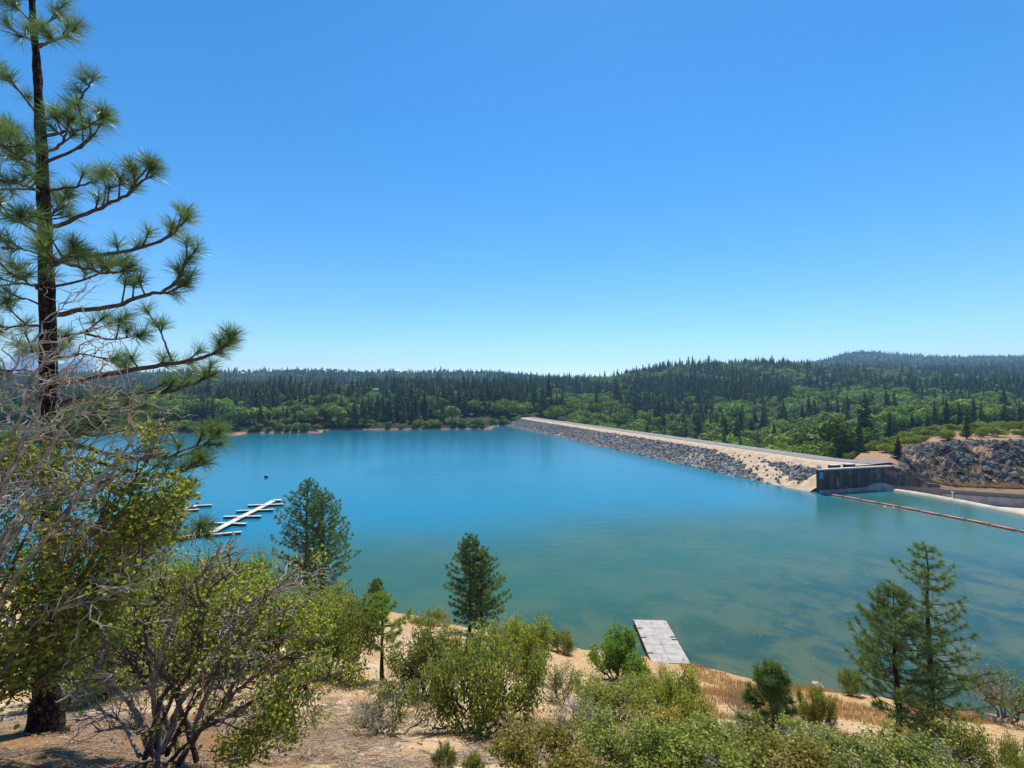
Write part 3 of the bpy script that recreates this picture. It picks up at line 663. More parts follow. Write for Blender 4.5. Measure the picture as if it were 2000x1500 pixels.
# buoys
for px, py, m, lab in ((522, 928, 'black', 'dark round mooring buoy floating out on the blue water'),):
    c = wpt(px, py + 4); e = empty('mooring_buoy', (*c, 0), lab, 'buoy')
    mb = MB(); mb.add(ICO3[0] * np.array((.55, .55, .5)) + np.array((0, 0, .25)), ICO3[1]); mb.build('body', M[m], e, True)
    mb = MB(); mb.add(ICO2[0] * np.array((.3, .3, .16)) + np.array((0, 0, .75)), ICO2[1]); mb.build('cap', M['white'], e, True)
    mb = MB(); tube(mb, [(0, 0, .6), (0, 0, 1.05)], .05, 6); mb.build('ring_post', M['red'], e)
for px, py in ((544, 913), (668, 894), (1725, 988), (1742, 990)):
    c = wpt(px, py + 1); mb = MB(); v, f = rock_shape(RNG, ICO2, 4); mb.add(v * .32, f)
    lab = 'small white marker float near the dark mooring buoy' if px < 1000 else 'small white scrap floating behind the orange boom'
    tag(mb.build('marker_float' if px < 1000 else 'drift_scrap', M['white'], loc=(*c, .1), smooth=True), lab, 'float' if px < 1000 else 'debris', 'white marker floats' if px < 1000 else 'floating scraps')

# ------------------------------------------------------------------ trees: distant kinds
def far_conifer(seed, H=1.0, slim=.16):
    rng = np.random.default_rng(seed); mb = MB()
    K = 19; pos = []
    for k in range(K):
        h = .10 + .90 * (k / K) ** .92; r = slim * (1 - h) ** .78 * rng.uniform(.75, 1.2) + .008
        for a in np.arange(7) / 7 * 6.283 + rng.uniform(0, 6.28):
            a += rng.normal(0, .25); rr = r * rng.uniform(.55, 1.25); d = np.array((math.cos(a), math.sin(a), 0)); s = np.array((-d[1], d[0], 0)) * rr * rng.uniform(.32, .5)
            c = np.array((0, 0, h + rng.normal(0, .008)))
            v = [c + (0, 0, .022), c + d * rr * .6 + s - (0, 0, .012), c + d * rr - (0, 0, .035 * rng.uniform(.4, 1.4)), c + d * rr * .6 - s - (0, 0, .012), c + d * rr * .5 - (0, 0, .038)]
            x = rng.random()
            mb.add(v, [(0, 1, 2), (0, 2, 3), (4, 2, 1), (4, 3, 2)], 0, [x] * 5)
    c = np.array((0, 0, 1.0)); mb.add([c + (0, 0, .03), c + (.008, 0, -.05), c + (-.004, .007, -.05), c + (-.004, -.007, -.05)], [(0, 1, 2), (0, 2, 3), (0, 3, 1)], 0)
    return mb
def far_oak(seed, wide=.55):
    rng = np.random.default_rng(seed); mb = MB(); n = 11
    c = rng.normal(0, 1, (n, 3)); c = nrm(c) * rng.uniform(.3, 1, (n, 1)); c[:, 2] = np.abs(c[:, 2]) * .8 - .12
    c = c * np.array((wide * .62, wide * .62, .36)) + np.array((0, 0, .56)); R = rng.uniform(.16, .27, n)
    for i in range(n):
        m = 100; d = nrm(rng.normal(0, 1, (m, 3)) + np.array((0, 0, .25))); p = c[i] + d * R[i] * rng.uniform(.78, 1.06, (m, 1)) * np.array((1.05, 1.05, .85))
        nn = nrm(d + rng.normal(0, .55, (m, 3))); s = nrm(np.cross(nn, rng.normal(0, 1, (m, 3)))); t = np.cross(nn, s); w = rng.uniform(.028, .060, m)[:, None]
        v = np.stack((p - s * w, p - t * w * .8, p + s * w, p + t * w * .8), 1)
        f = np.arange(m)[:, None] * 4 + np.arange(4)[None]
        mb.add(v.reshape(-1, 3), f, 0, np.repeat(rng.random(m) * .45 + rng.random() * .55, 4))
    return mb
def trunk_mesh(r, h, k=6):
    mb = MB(); tube(mb, [(0, 0, -.03), (r * .3, 0, h * .5), (0, 0, h)], [r, r * .75, r * .25], k); return mb
con_me = [far_conifer(s, 1, w).mesh('crown', M['far_conifer']) for s, w in ((1, .19), (2, .23), (3, .16), (4, .26), (5, .20), (6, .15))]
oak_me = [far_oak(s, w).mesh('crown', M['far_oak']) for s, w in ((11, .55), (12, .48), (13, .62), (14, .52), (15, .58))]
brush_me = [far_oak(s, w).mesh('crown', M['brush']) for s, w in ((21, .8), (22, .7))]
ctrunk = trunk_mesh(.018, .92).mesh('trunk', M['branch']); otrunk = trunk_mesh(.035, .6).mesh('trunk', M['branch'])
# scatter
n = 200000
spx = RNG.uniform(-250, 2250, n); sY = np.exp(RNG.uniform(math.log(165), math.log(3300), n)); sX = (spx - 1000) / FPX * sY
sz_ = fz(sX, sY)
rel = np.array((sX, sY)).T - A; td = rel @ DD; od = rel @ DN
ok = sz_ > np.where(spx < 1010, 2.9, -13.5)
ok &= ~((td > -30) & (td < DL + 8) & (od > -15) & (od < 60))
ok &= ~((spx > 1010) & (od > -14) & (td < DL + 8))                      # lake side of the dam
ok &= ~((spx > 1690) & (sY < 240))
dens = np.where(sY < 1000, np.clip((sY / 900) ** 2, .06, 1), .42)                           # log-uniform already thins with distance
ok &= RNG.random(n) < dens
ok &= ~((np.hypot(sX - P(412, 748, 900)[0], (sY - 900) * .3) < 14))
spx, sX, sY, sz_ = spx[ok], sX[ok], sY[ok], sz_[ok]
mixn = fbm(sX / 70, sY / 110, 51, 3) + .25 * vnoise(sX / 18, sY / 18, 52)
pcon = np.clip(.25 + mixn * 2.2 + np.clip((sY - 430) / 800, -.30, .22), .03, .94)
knoll = np.exp(-((spx - 1110) / 75) ** 2 - ((sY - 470) / 70) ** 2); pcon *= (1 - .96 * knoll)
pcon *= np.where((spx > 1010) & (sY < 420), .6, 1)
pcon *= np.where((spx > 1560) & (np.abs(sz_ - 48) < 22) & (sY > 500) & (sY < 900), .55, 1)
iscon = RNG.random(len(sX)) < pcon
thin = iscon | (RNG.random(len(sX)) < np.where(sY < 1000, .42, .7)); spx, sX, sY, sz_, iscon = spx[thin], sX[thin], sY[thin], sz_[thin], iscon[thin]
H = np.where(iscon, RNG.normal(17, 5, len(sX)), RNG.normal(11.5, 2.8, len(sX)))
H = np.clip(H, 6, 32) * np.where(sY > 1200, 1.0, 1)
H = np.where(iscon & (spx < 1010) & (sY < 400), H * .8, H)
# which stand free in front: crest of dam and nearer ground must not cover them
top_ang = (sz_ + H - EYE) / sY
dam_Y = 135.3 / ((spx - 1000) / FPX + .3226); dam_ang = np.where((spx > 1030) & (dam_Y < sY), (6 - EYE) / np.maximum(dam_Y, 1), -9)
vis = (top_ang > dam_ang + .004) & (spx > 280) & (spx < 2010)
score = np.where(vis, (H * .6) / sY, -1)
sel = np.zeros(len(sX), bool)
for kind in (True, False):
    idx = np.where((iscon == kind) & vis)[0]; idx = idx[np.argsort(-score[idx])][:290]; sel[idx] = True
def place_tree(x, y, z, h, con, parts, label, cat, group, me=None):
    me = me or (con_me if con else oak_me)[RNG.integers(0, len(con_me if con else oak_me))]
    rz = RNG.uniform(0, 6.28)
    name = 'conifer_tree' if con else ('bush' if cat == 'bush' else 'broadleaf_tree')
    w = h * RNG.uniform(.9, 1.15)
    e = empty(name, (x, y, z - .2), label, cat, group, rz); e.scale = (w, w, h)
    obj('trunk', ctrunk if con else otrunk, e); obj('crown', me, e)
    return e
Zn = [(560, 'in the wood across the water from the docks'), (800, 'in the wood above the middle of the far red bank'), (1010, 'in the wood above the bare sandy point'), (1190, 'around the sunny knoll where the dam meets the far shore'),
      (1400, 'in the valley behind the middle of the dam road'), (1580, 'in the valley behind the near half of the dam road'), (1740, 'on the slope behind the end of the dam road'), (9999, 'on the wooded slope beyond the rock cut')]
for i in np.where(sel)[0]:
    where = next(w for lim, w in Zn if spx[i] < lim)
    if iscon[i]: kind = 'tall dark conifer' if H[i] > 19 else ('small dark conifer' if H[i] < 13 else 'dark conifer of middling height')
    else: kind = 'large rounded green broadleaf tree' if H[i] > 12 else 'smaller rounded green broadleaf tree'
    place_tree(sX[i], sY[i], sz_[i], H[i], bool(iscon[i]), True, kind + ' ' + where, 'tree', ('conifers ' if iscon[i] else 'broadleaf trees ') + where)
# bushes on the far bank and dark conifers at the water's edge
for k in range(125):
    px = RNG.uniform(300, 1012); ys = np.arange(262, 390, .5); zz_ = fz((px - 1000) / FPX * ys, ys); Y = float(ys[np.argmax(zz_ > .7)]) + abs(RNG.normal(0, 7))
    x = (px - 1000) / FPX * Y; z = float(fz(x, Y))
    if vnoise(px / 22., 3.3, 8) < -.28: continue
    h_ = RNG.uniform(3.2, 7)
    place_tree(x, Y, z - .9, h_, False, True, ('large ' if h_ > 5.4 else 'small ') + 'rounded bush on the red bank ' + ('across the water from the docks' if px < 560 else 'below the far wood' if px < 850 else 'near the bare sandy point'), 'bush', 'bushes on the far bank')
rest = ~sel
def stuff_forest(name, label, mask, meshes):
    idx = np.where(mask)[0]; col = bpy.data.collections.new(name + '_kinds')
    for m in meshes:
        o = bpy.data.objects.new('kind', m); col.objects.link(o)
    me = bpy.data.meshes.new(name); me.vertices.add(len(idx))
    me.vertices.foreach_set('co', np.c_[sX[idx], sY[idx], sz_[idx] - .3].ravel())
    sc_ = me.attributes.new('size', 'FLOAT_VECTOR', 'POINT'); w = H[idx] * RNG.uniform(.9, 1.15, len(idx)); sc_.data.foreach_set('vector', np.c_[w, w, H[idx]].ravel())
    ro = me.attributes.new('turn', 'FLOAT_VECTOR', 'POINT'); ro.data.foreach_set('vector', np.c_[w * 0, w * 0, RNG.uniform(0, 6.28, len(idx))].ravel())
    ki = me.attributes.new('pick', 'INT', 'POINT'); ki.data.foreach_set('value', RNG.integers(0, len(meshes), len(idx)).astype(np.int32))
    o = obj(name, me); tag(o, label, None, None, 'stuff')
    ng = bpy.data.node_groups.new(name, 'GeometryNodeTree')
    ng.interface.new_socket('Geometry', in_out='INPUT', socket_type='NodeSocketGeometry'); ng.interface.new_socket('Geometry', in_out='OUTPUT', socket_type='NodeSocketGeometry')
    gi = ng.nodes.new('NodeGroupInput'); go = ng.nodes.new('NodeGroupOutput')
    ci = ng.nodes.new('GeometryNodeCollectionInfo'); ci.inputs[0].default_value = col; ci.inputs[1].default_value = True
    ip = ng.nodes.new('GeometryNodeInstanceOnPoints'); ip.inputs['Pick Instance'].default_value = True
    def attr(nm, typ):
        a = ng.nodes.new('GeometryNodeInputNamedAttribute'); a.data_type = typ; a.inputs[0].default_value = nm; return a.outputs[0]
    e2r = ng.nodes.new('FunctionNodeEulerToRotation'); ng.links.new(attr('turn', 'FLOAT_VECTOR'), e2r.inputs[0])
    ng.links.new(gi.outputs[0], ip.inputs['Points']); ng.links.new(ci.outputs[0], ip.inputs['Instance']); ng.links.new(attr('pick', 'INT'), ip.inputs['Instance Index'])
    ng.links.new(e2r.outputs[0], ip.inputs['Rotation']); ng.links.new(attr('size', 'FLOAT_VECTOR'), ip.inputs['Scale']); ng.links.new(ip.outputs[0], go.inputs[0])
    md = o.modifiers.new('scatter', 'NODES'); md.node_group = ng
    return o
print('forest', len(sX), 'selected', sel.sum())
stuff_forest('forest', 'dark conifer forest covering the distant hills', rest & iscon, con_me)
stuff_forest('woodland', 'green broadleaf woodland covering the distant hills', rest & ~iscon, oak_me)
# yellow-green brush and pines on the knoll above the rock cut
for k in range(220):
    px = RNG.uniform(1650, 2040); Y = RNG.uniform(150, 235)
    if px < 1760: Y = RNG.uniform(136 + (1760 - px) * .18, 215)
    x = (px - 1000) / FPX * Y; h_ = RNG.uniform(2.6, 4.7)
    lab = ('taller yellow green brush bush ' if h_ > 3.9 else 'low yellow green brush bush ' if h_ < 3.2 else 'mid sized yellow green brush bush ') + ('on the bare slope behind the spillway wall' if px < 1760 else 'on the rim of the rock cut' if Y < 172 else 'in the brush behind the rock cut rim' if Y < 205 else 'where the brush field meets the forest')
    place_tree(x, Y, float(fz(x, Y)) - .8, h_, False, True, lab, 'bush', 'brush above the rock cut', brush_me[k % 2])
for px, py, Y, h in ((1607, 905, 150, 11), (1640, 892, 165, 13), (1676, 905, 152, 13.5), (1590, 880, 185, 17), (1752, 905, 134, 7), (1810, 845, 200, 9), (1824, 845, 205, 14), (1848, 845, 215, 15), (1872, 842, 205, 13), (1886, 860, 150, 11), (1900, 843, 220, 16), (1915, 845, 210, 13), (1960, 842, 220, 13), (1990, 850, 200, 12), (1780, 850, 210, 12), (1735, 860, 210, 14), (1708, 862, 205, 11)):
    x = (px - 1000) / FPX * Y
    place_tree(x, Y, float(fz(x, Y)), h, True, True, 'slender dark conifer rising from the brush by the spillway', 'tree', 'conifers by the spillway')
# houses among the trees
for px, py, Y, s, lab in ((1900, 742, 700, 6, 'pale roofed house on the wooded hillside above the rock cut'), (734, 766, 452, 2.6, 'small grey roofed house among conifers above the far shore'), (472, 786, 400, 2.2, 'tiny pale roofed cabin in the wood above the far shore')):
    p = P(px, py, Y); e = empty('house', p, lab, 'house')
    mb = MB(); box(mb, (0, 0, 0), (s, s * .6, 2.2)); mb.build('wall', M['house_wall'], e)
    mb = MB(); a, b = s * 1.1, s * .75
    mb.add([(-a, -b, 2.2), (a, -b, 2.2), (a, b, 2.2), (-a, b, 2.2), (-a, 0, 4.2), (a, 0, 4.2)], [(0, 1, 5, 4), (2, 3, 4, 5)]); mb.add([(-a, -b, 2.2), (-a, b, 2.2), (-a, 0, 4.2), (a, -b, 2.2), (a, 0, 4.2), (a, b, 2.2)], [(0, 2, 1), (3, 5, 4)])
    mb.build('roof', M['house_roof'], e)

# ------------------------------------------------------------------ pines on the near slope
def make_pine(name, base, H, width, seed, label, bare=.18, whorl=.55, per=34, nl=.22, nw=.008, tuft=5, lean=0, group=None, mat='needle_mid', dens=1.0, top_r=.25):
    rng = np.random.default_rng(seed); e = empty(name, base, label, 'tree', group)
    mb = MB(); r0 = H * .017 + .03; n = 10
    tp = np.array([(lean * t * H + rng.normal(0, .006 * H) * (t > 0), rng.normal(0, .004 * H) * (t > 0), t * H - .4 * (t == 0)) for t in np.linspace(0, 1, n)])
    tube(mb, tp, r0 * (1 - np.linspace(0, 1, n) * .93), 9); mb.build('trunk', M['bark'], e, True)
    def tat(t): return np.array([np.interp(t, np.linspace(0, 1, n), tp[:, k]) for k in range(3)])
    bm_, nm = MB(), MB(); bases, dirs = [], []
    h = bare * H
    while h < H * .985:
        t = h / H; k = rng.integers(4, 7); a0 = rng.uniform(0, 6.28)
        prof = (1 - ((t - bare) / (1 - bare)) ** 2.0) * .88 + .12
        if t < bare + .12: prof *= .6 + .4 * (t - bare) / .12
        for q in range(k):
            a = a0 + q / k * 6.283 + rng.normal(0, .25); L = width / 2 * prof * rng.uniform(.6, 1.15)
            if L < .12: L = .12
            d = np.array((math.cos(a), math.sin(a), 0)); p0 = tat(t)
            rise = .05 + .75 * t + rng.normal(0, .12)
            pts = p0 + d * L * np.linspace(0, 1, 6)[:, None]; s = np.linspace(0, 1, 6)
            pts[:, 2] += L * (rise * s * .45 + .28 * s ** 2.4 - .06 * np.sin(s * 3.1)); pts[1:] += rng.normal(0, .018 * L, (5, 3))
            tube(bm_, pts, (.010 + .012 * L) * (1 - s * .75), 4)
            nt = max(2, int(round(tuft * dens * (L / (width / 2)) * 1.7 + 1)))
            for w in np.linspace(.34, 1, nt):
                c = np.array([np.interp(w, s, pts[:, kk]) for kk in range(3)])
                tl = rng.uniform(.12, .34) * (.4 + L * .35)
                side = nrm(np.cross(d, (0, 0, 1))) * rng.choice((-1, 1)) * rng.uniform(.3, 1.1)
                dd = nrm(d * .7 + side * (w < .97) + np.array((0, 0, rng.uniform(.25, .8)))); c2 = c + dd * tl * (w < .97)
                if w < .97: tube(bm_, [c, (c + c2) / 2 + rng.normal(0, .02, 3), c2], [.012, .01, .008], 3)
                bases.append(c2); dirs.append(dd)
        h += whorl * .9 * rng.uniform(.7, 1.25) * (1 - .45 * t)
    bases.append(tat(1)); dirs.append((0, 0, 1))
    needles(nm, bases, dirs, int(per * 1.15), nl, nw * 1.25, rng, spread=1.5, shank=.55)
    bm_.build('branches', M['branch'], e, True); nm.build('needles', M[mat], e)
    return e
def on_ground(px, py, Y):
    p = P(px, py, Y); return (p[0], Y, float(gz(np.array([p[0]]), np.array([Y]))[0]))
def pine_at(px, py_top, Y, wpx, seed, label, **kw):
    p = on_ground(px, 1000, Y); H = EYE - (py_top - 770) / FPX * Y - p[2]
    return make_pine('pine_tree', p, H, wpx / FPX * Y, seed, label, **kw)
pine_at(600, 936, 47, 150, 3, 'taller of the twin dark pines at the water edge', per=26, nw=.022, nl=.30, whorl=.62, bare=.20, tuft=6)
pine_at(632, 962, 46, 140, 4, 'shorter of the twin dark pines at the water edge, wider crowned', per=26, nw=.022, nl=.30, whorl=.62, bare=.16, tuft=6)
pine_at(918, 1044, 41.5, 118, 5, 'tallest conical pine standing on the shoreline below the shrubs', per=26, nw=.020, nl=.28, whorl=.5, bare=.12, tuft=6)
pine_at(940, 1075, 41, 110, 15, 'shorter pine growing close against the conical shoreline pine', per=26, nw=.020, nl=.28, whorl=.5, bare=.12, tuft=6)
pine_at(735, 1130, 40, 62, 6, 'small young pine poking above shrubs near the water', per=26, nw=.02, nl=.26, whorl=.42, bare=.1, tuft=4)
pine_at(748, 1160, 15, 124, 7, 'sparse bright green young pine with thin bare lower trunk', per=56, nw=.0085, nl=.17, whorl=.46, bare=.40, tuft=3, mat='needle_young')
pine_at(1505, 1292, 14, 118, 8, 'dense bushy young pine rounded at the top among shrubs', per=46, nw=.008, nl=.2, whorl=.24, bare=.03, tuft=6)
pine_at(1748, 1146, 20, 205, 9, 'shorter full crowned pine of the pair above the sandy bank', per=46, nw=.009, nl=.24, whorl=.46, bare=.24, tuft=6, lean=-.012)
pine_at(1812, 1064, 20.5, 215, 10, 'taller open topped pine of the pair above the sandy bank', per=52, nw=.009, nl=.24, whorl=.85, bare=.16, tuft=4, lean=-.012)

# ------------------------------------------------------------------ the big pine beside the viewpoint
HY = 6.0
def hp(px, py, dy=0): return P(px, py, HY + dy)
hero = empty('pine_tree', hp(85, 1440), 'tall open branched pine with long needles beside the viewpoint', 'tree')
rng = np.random.default_rng(77)
tr = [(84, 1462, 92), (88, 1420, 76), (92, 1350, 60), (97, 1200, 48), (101, 1000, 42), (97, 800, 38), (94, 700, 36), (91, 550, 31), (87, 430, 27), (82, 300, 23), (76, 200, 18), (70, 100, 15), (64, 30, 12), (58, -60, 9), (52, -200, 4)]
tpts = np.array([hp(a, b) for a, b, c in tr]); trad = np.array([c * .37 / FPX * HY for a, b, c in tr])
ft = np.linspace(0, 1, 60); src = np.linspace(0, 1, len(tr))
tps_ = np.array([np.interp(ft, src, tpts[:, k]) for k in range(3)]).T; trd = np.interp(ft, src, trad) * (1 + .05 * rng.normal(0, 1, 60) * (ft > .02))
mb = MB(); tube(mb, tps_, trd, 22); mb.v[-1] += rng.normal(0, .006, mb.v[-1].shape); local(mb.build('trunk', M['bark'], hero, True), hero)
BR = [  # picture points along each limb, depth change to its tip
 ([(74, 88), (110, 80), (148, 55)], .2), ([(64, 46), (40, 22), (22, 8)], -.1), ([(70, 52), (92, 48), (110, 20)], .3), ([(73, 90), (52, 72), (38, 70)], -.3), ([(76, 92), (92, 84), (100, 72)], -.4),
 ([(62, 10), (80, -30), (110, -60)], .1), ([(62, 0), (35, -40), (0, -70)], .2),
 ([(84, 232), (130, 220), (165, 185), (185, 150)], .5), ([(82, 265), (120, 262), (165, 250), (203, 228)], -.3), ([(84, 318), (140, 298), (182, 268), (206, 230)], .25), ([(84, 300), (118, 285), (130, 262), (134, 236)], -.5),
 ([(78, 230), (40, 180), (0, 145)], .1), ([(79, 300), (50, 282), (8, 268)], -.4), ([(82, 366), (46, 325), (-5, 270)], .3), ([(83, 372), (30, 368), (-30, 372)], 0), ([(86, 465), (40, 430), (-20, 405)], .2),
 ([(90, 373), (150, 365), (190, 352), (212, 342)], .5), ([(92, 446), (140, 430), (200, 405), (250, 382), (280, 350), (298, 326)], -.2), ([(200, 404), (208, 375), (200, 340)], .1), ([(245, 384), (262, 362), (264, 335)], -.1),
 ([(94, 514), (180, 500), (245, 490), (300, 476), (342, 455), (366, 424)], .15), ([(94, 500), (150, 520), (210, 535), (245, 530)], -.6), ([(93, 505), (60, 490), (20, 485)], -.4), ([(93, 560), (40, 552), (-20, 560)], .3),
 ([(95, 562), (160, 548), (205, 530), (240, 512)], .6), ([(95, 616), (160, 604), (230, 600), (285, 575), (335, 564), (360, 520), (371, 500)], -.1), ([(290, 574), (330, 572), (362, 555)], .0),
 ([(96, 662), (165, 650), (190, 640), (240, 630)], .5), ([(168, 652), (215, 665), (272, 655)], -.1), ([(94, 640), (40, 632), (-20, 655)], .2), ([(94, 605), (50, 580), (10, 590)], -.5),
 ([(98, 752), (180, 736), (260, 722), (330, 709), (400, 700), (438, 678), (453, 660)], -.15), ([(336, 704), (316, 655), (305, 632)], .1), ([(100, 700), (160, 690), (200, 700), (240, 715)], .5),
 ([(99, 790), (200, 768), (300, 772), (365, 757), (412, 733)], .3), ([(98, 745), (50, 720), (0, 728)], -.2), ([(99, 800), (150, 780), (200, 800), (260, 805)], -.5),
 ([(100, 860), (190, 880), (260, 897), (335, 893), (390, 880), (425, 848)], .2), ([(330, 893), (375, 872), (415, 868)], .1), ([(100, 890), (180, 900), (290, 930), (360, 922), (402, 903)], -.2),
 ([(101, 960), (200, 985), (290, 1010), (350, 985), (372, 962)], .4), ([(101, 1000), (220, 1040), (320, 1062), (385, 1050), (405, 1030)], .1), ([(100, 830), (150, 850), (210, 850), (260, 835)], .7), ([(100, 930), (40, 900), (-20, 880)], .3)]
def hero_branch(pp, dy, r0):
    k = len(pp); q = np.array([hp(x, y, dy * i / (k - 1)) for i, (x, y) in enumerate(pp)])
    n = 4 * k; s = np.linspace(0, 1, n)
    ss = np.linspace(0, 1, k); pts = np.array([np.interp(s, ss, q[:, c]) for c in range(3)]).T
    for _ in range(3): pts[1:-1] = (pts[:-2] + pts[1:-1] * 2 + pts[2:]) / 4
    L = np.linalg.norm(np.diff(pts, axis=0), axis=1).sum()
    pts[1:-1] += rng.normal(0, .006 * min(L, 1.5), (n - 2, 3))
    b = MB(); nd = MB(); r = (.008 + .0125 * L) if r0 is None else r0
    tube(b, pts, r * (1 - s * .68), 7)
    bases, dirs = [pts[-1]], [pts[-1] - pts[-3]]
    nt = max(2, int(L * 5.0))
    for w in np.linspace(.36 if L > .8 else .6, .97, nt):
        c = np.array([np.interp(w, s, pts[:, kk]) for kk in range(3)]); i = min(int(w * (n - 1)), n - 2); d = nrm(pts[i + 1] - pts[i])
        side = nrm(np.cross(d, (0, 0, 1.))) * rng.choice((-1, 1)) * rng.uniform(.2, 1.3); tl = rng.uniform(.10, .38) * (1.15 - w * .6)
        dd = nrm(d * .55 + side * .8 + np.array((0, 0, rng.uniform(-.15, .95))))
        c2 = c + dd * tl + np.array((0, 0, .25 * tl)); mid = (c + c2) / 2 - np.array((0, 0, .05 * tl))
        tube(b, [c, mid, c2], [.012, .010, .008], 5); bases.append(c2); dirs.append(nrm(dd + np.array((0, 0, .45))))
    needles(nd, bases, dirs, 120, .235, .0044, rng, spread=1.25, shank=.45)
    bo = local(b.build('branch', M['branch'], hero, True), hero)
    o = nd.build('needles', M['needle'], bo)
    for c, d in list(zip(bases, dirs))[:1]:
        if rng.random() < .45:
            m = MB(); a = nrm(np.asarray(d)); tube(m, [c, c + a * .03, c + a * .07, c + a * .10], [.008, .022, .018, .004], 7); m.build('cone', M['manz_bark'], bo, True)
for pp, dy in BR: hero_branch(pp, dy, None)
for _ in range(16):        # limbs pointing towards and away from the viewer
    y = rng.uniform(150, 1000); x = np.interp(y, [0, 1000], [66, 101]); s = rng.choice((-1, 1)); ln = rng.uniform(40, 110)
    hero_branch([(x, y), (x + s * ln * .4, y - 12), (x + s * ln, y - rng.uniform(10, 50))], rng.choice((-1, 1)) * rng.uniform(.5, 1.15), None)

# ------------------------------------------------------------------ shrubs
def shrub_mesh(seed, n0=7, n1=5, n2=5, wide=1.0, tall=.8, leaf=.035, per=26, dead=.12, spread=.1, hollow=.3, wig=.05, low=.12, lean=(0, 0), rad=.02):
    """a shrub one unit in radius: stems > limbs > twigs, leaves round the live twig ends"""
    rng = np.random.default_rng(seed); st, dd, lf = MB(), MB(), MB(); tips = []
    for i in range(n0):
        a = i / n0 * 6.283 + rng.normal(0, .3); el = rng.uniform(.25, 1.35); t0 = np.array((math.cos(a) * math.cos(el) * wide, math.sin(a) * math.cos(el) * wide, (low + (1 - low) * math.sin(el)) * tall)) * rng.uniform(.5, .66)
        t0[:2] += np.array(lean) * t0[2]
        isd0 = rng.random() < dead * .6
        p = wiggle((rng.normal(0, .03), rng.normal(0, .03), -.05), t0, 7, wig, rng, -.06); tube(dd if isd0 else st, p, rad * np.linspace(1, .55, 7) * rng.uniform(.7, 1.2), 6)
        for j in range(n1):
            w = rng.uniform(.35, 1); c = np.array([np.interp(w, np.linspace(0, 1, 7), p[:, k]) for k in range(3)])
            t1 = c + nrm(nrm(t0) * .9 + rng.normal(0, .55, 3) + np.array((0, 0, .15))) * rng.uniform(.28, .5); t1[2] = max(t1[2], low * tall * .8)
            isd = isd0 or rng.random() < dead
            q = wiggle(c, t1, 6, wig * 1.3, rng, .05); tube(dd if isd else st, q, rad * np.linspace(.5, .26, 6), 5)
            for k2 in range(n2):
                w = rng.uniform(.35, 1); c2 = np.array([np.interp(w, np.linspace(0, 1, 6), q[:, k]) for k in range(3)])
                t2 = c2 + nrm(nrm(t1 - c) * .7 + rng.normal(0, .6, 3) + np.array((0, 0, .25))) * rng.uniform(.14, .30)
                q2 = wiggle(c2, t2, 5, wig * 1.6, rng); tube(dd if isd else st, q2, rad * np.linspace(.26, .10, 5), 3)
                if not isd:
                    m = rng.integers(per // 2, per + 1); w = rng.random(m) ** .6
                    pp = q2[0] + (q2[-1] - q2[0]) * w[:, None] + rng.normal(0, spread * .55, (m, 3)); tips.append(pp)
                else:
                    for _ in range(2):
                        t3 = t2 + nrm(nrm(t2 - c2) + rng.normal(0, .6, 3)) * rng.uniform(.06, .16); tube(dd, wiggle(q2[rng.integers(2, 5)], t3, 4, .08, rng), rad * np.array((.16, .12, .09, .05)), 3)
    allv = np.concatenate([a for m_ in (st, dd) for a in m_.v]); top = np.percentile(allv[:, 2], 98.5); wr_ = np.percentile(np.hypot(allv[:, 0], allv[:, 1]), 95)
    if tips:
        t = np.concatenate(tips); t = t[(t[:, 2] / top > .22 + .12 * rng.normal(0, 1, len(t)))]; leaves(lf, t, leaf, rng)
    for m_ in (st, dd, lf):
        m_.v = [a * np.array((1 / wr_, 1 / wr_, 1 / top)) for a in m_.v]
    return st, dd, lf
class Kind:
    def __init__(s, seed, bark='shrub_bark', leafm='manz', **kw):
        st, dd, lf = shrub_mesh(seed, **kw)
        s.parts = [('stems', st.mesh('stems', M[bark], True))]
        if dd.n: s.parts.append(('dead_twigs', dd.mesh('dead_twigs', M['dead_bark'], True)))
        if lf.n: s.parts.append(('leaves', lf.mesh('leaves', M[leafm])))
    def put(s, loc, wid, hgt, label, rz=None, group=None, cat='shrub', name='manzanita_shrub'):
        e = empty(name, loc, label, cat, group, random.uniform(0, 6.28) if rz is None else rz); e.scale = (wid, wid, hgt)
        for n_, m in s.parts: obj(n_, m, e)
        return e
dense = [Kind(100 + k, n0=9, n1=6, n2=6, leaf=.038, per=52, dead=.05, leafm='manz' if k % 2 else 'manz_grey', rad=.022, spread=.10) for k in range(4)]
yellow = [Kind(110 + k, n0=9, n1=6, n2=6, leaf=.036, per=56, dead=.03, leafm='manz', rad=.02, spread=.11) for k in range(2)]
open_ = [Kind(120 + k, n0=9, n1=5, n2=5, leaf=.036, per=22, dead=.3, leafm='manz_grey', rad=.018, wig=.07, spread=.08) for k in range(2)]
bare = [Kind(130, n0=8, n1=5, n2=4, leaf=.03, per=2, dead=1.0, rad=.014, wig=.08)]
close = [Kind(140 + k, bark='manz_bark', leafm=('litleaf', 'manz', 'manz_grey')[k], n0=12, n1=6, n2=7, leaf=.046, per=30, dead=.08, rad=.013, wig=.06, spread=.085, tall=.9) for k in range(3)]
green = [Kind(150, n0=9, n1=6, n2=7, leaf=.045, per=60, dead=.0, leafm='oakleaf', rad=.03, spread=.11, tall=1)]
def shrub_at(kind, px, Y, wpx, top_py, label, dzn=0, group=None, name='manzanita_shrub', cat='shrub'):
    x, y, z = on_ground(px, 1000, Y); h = EYE - (top_py - 770) / FPX * Y - z
    return kind.put((x, y, z), wpx / 2 / FPX * Y * .94, max(h * .9, .22), label, group=group, name=name, cat=cat)
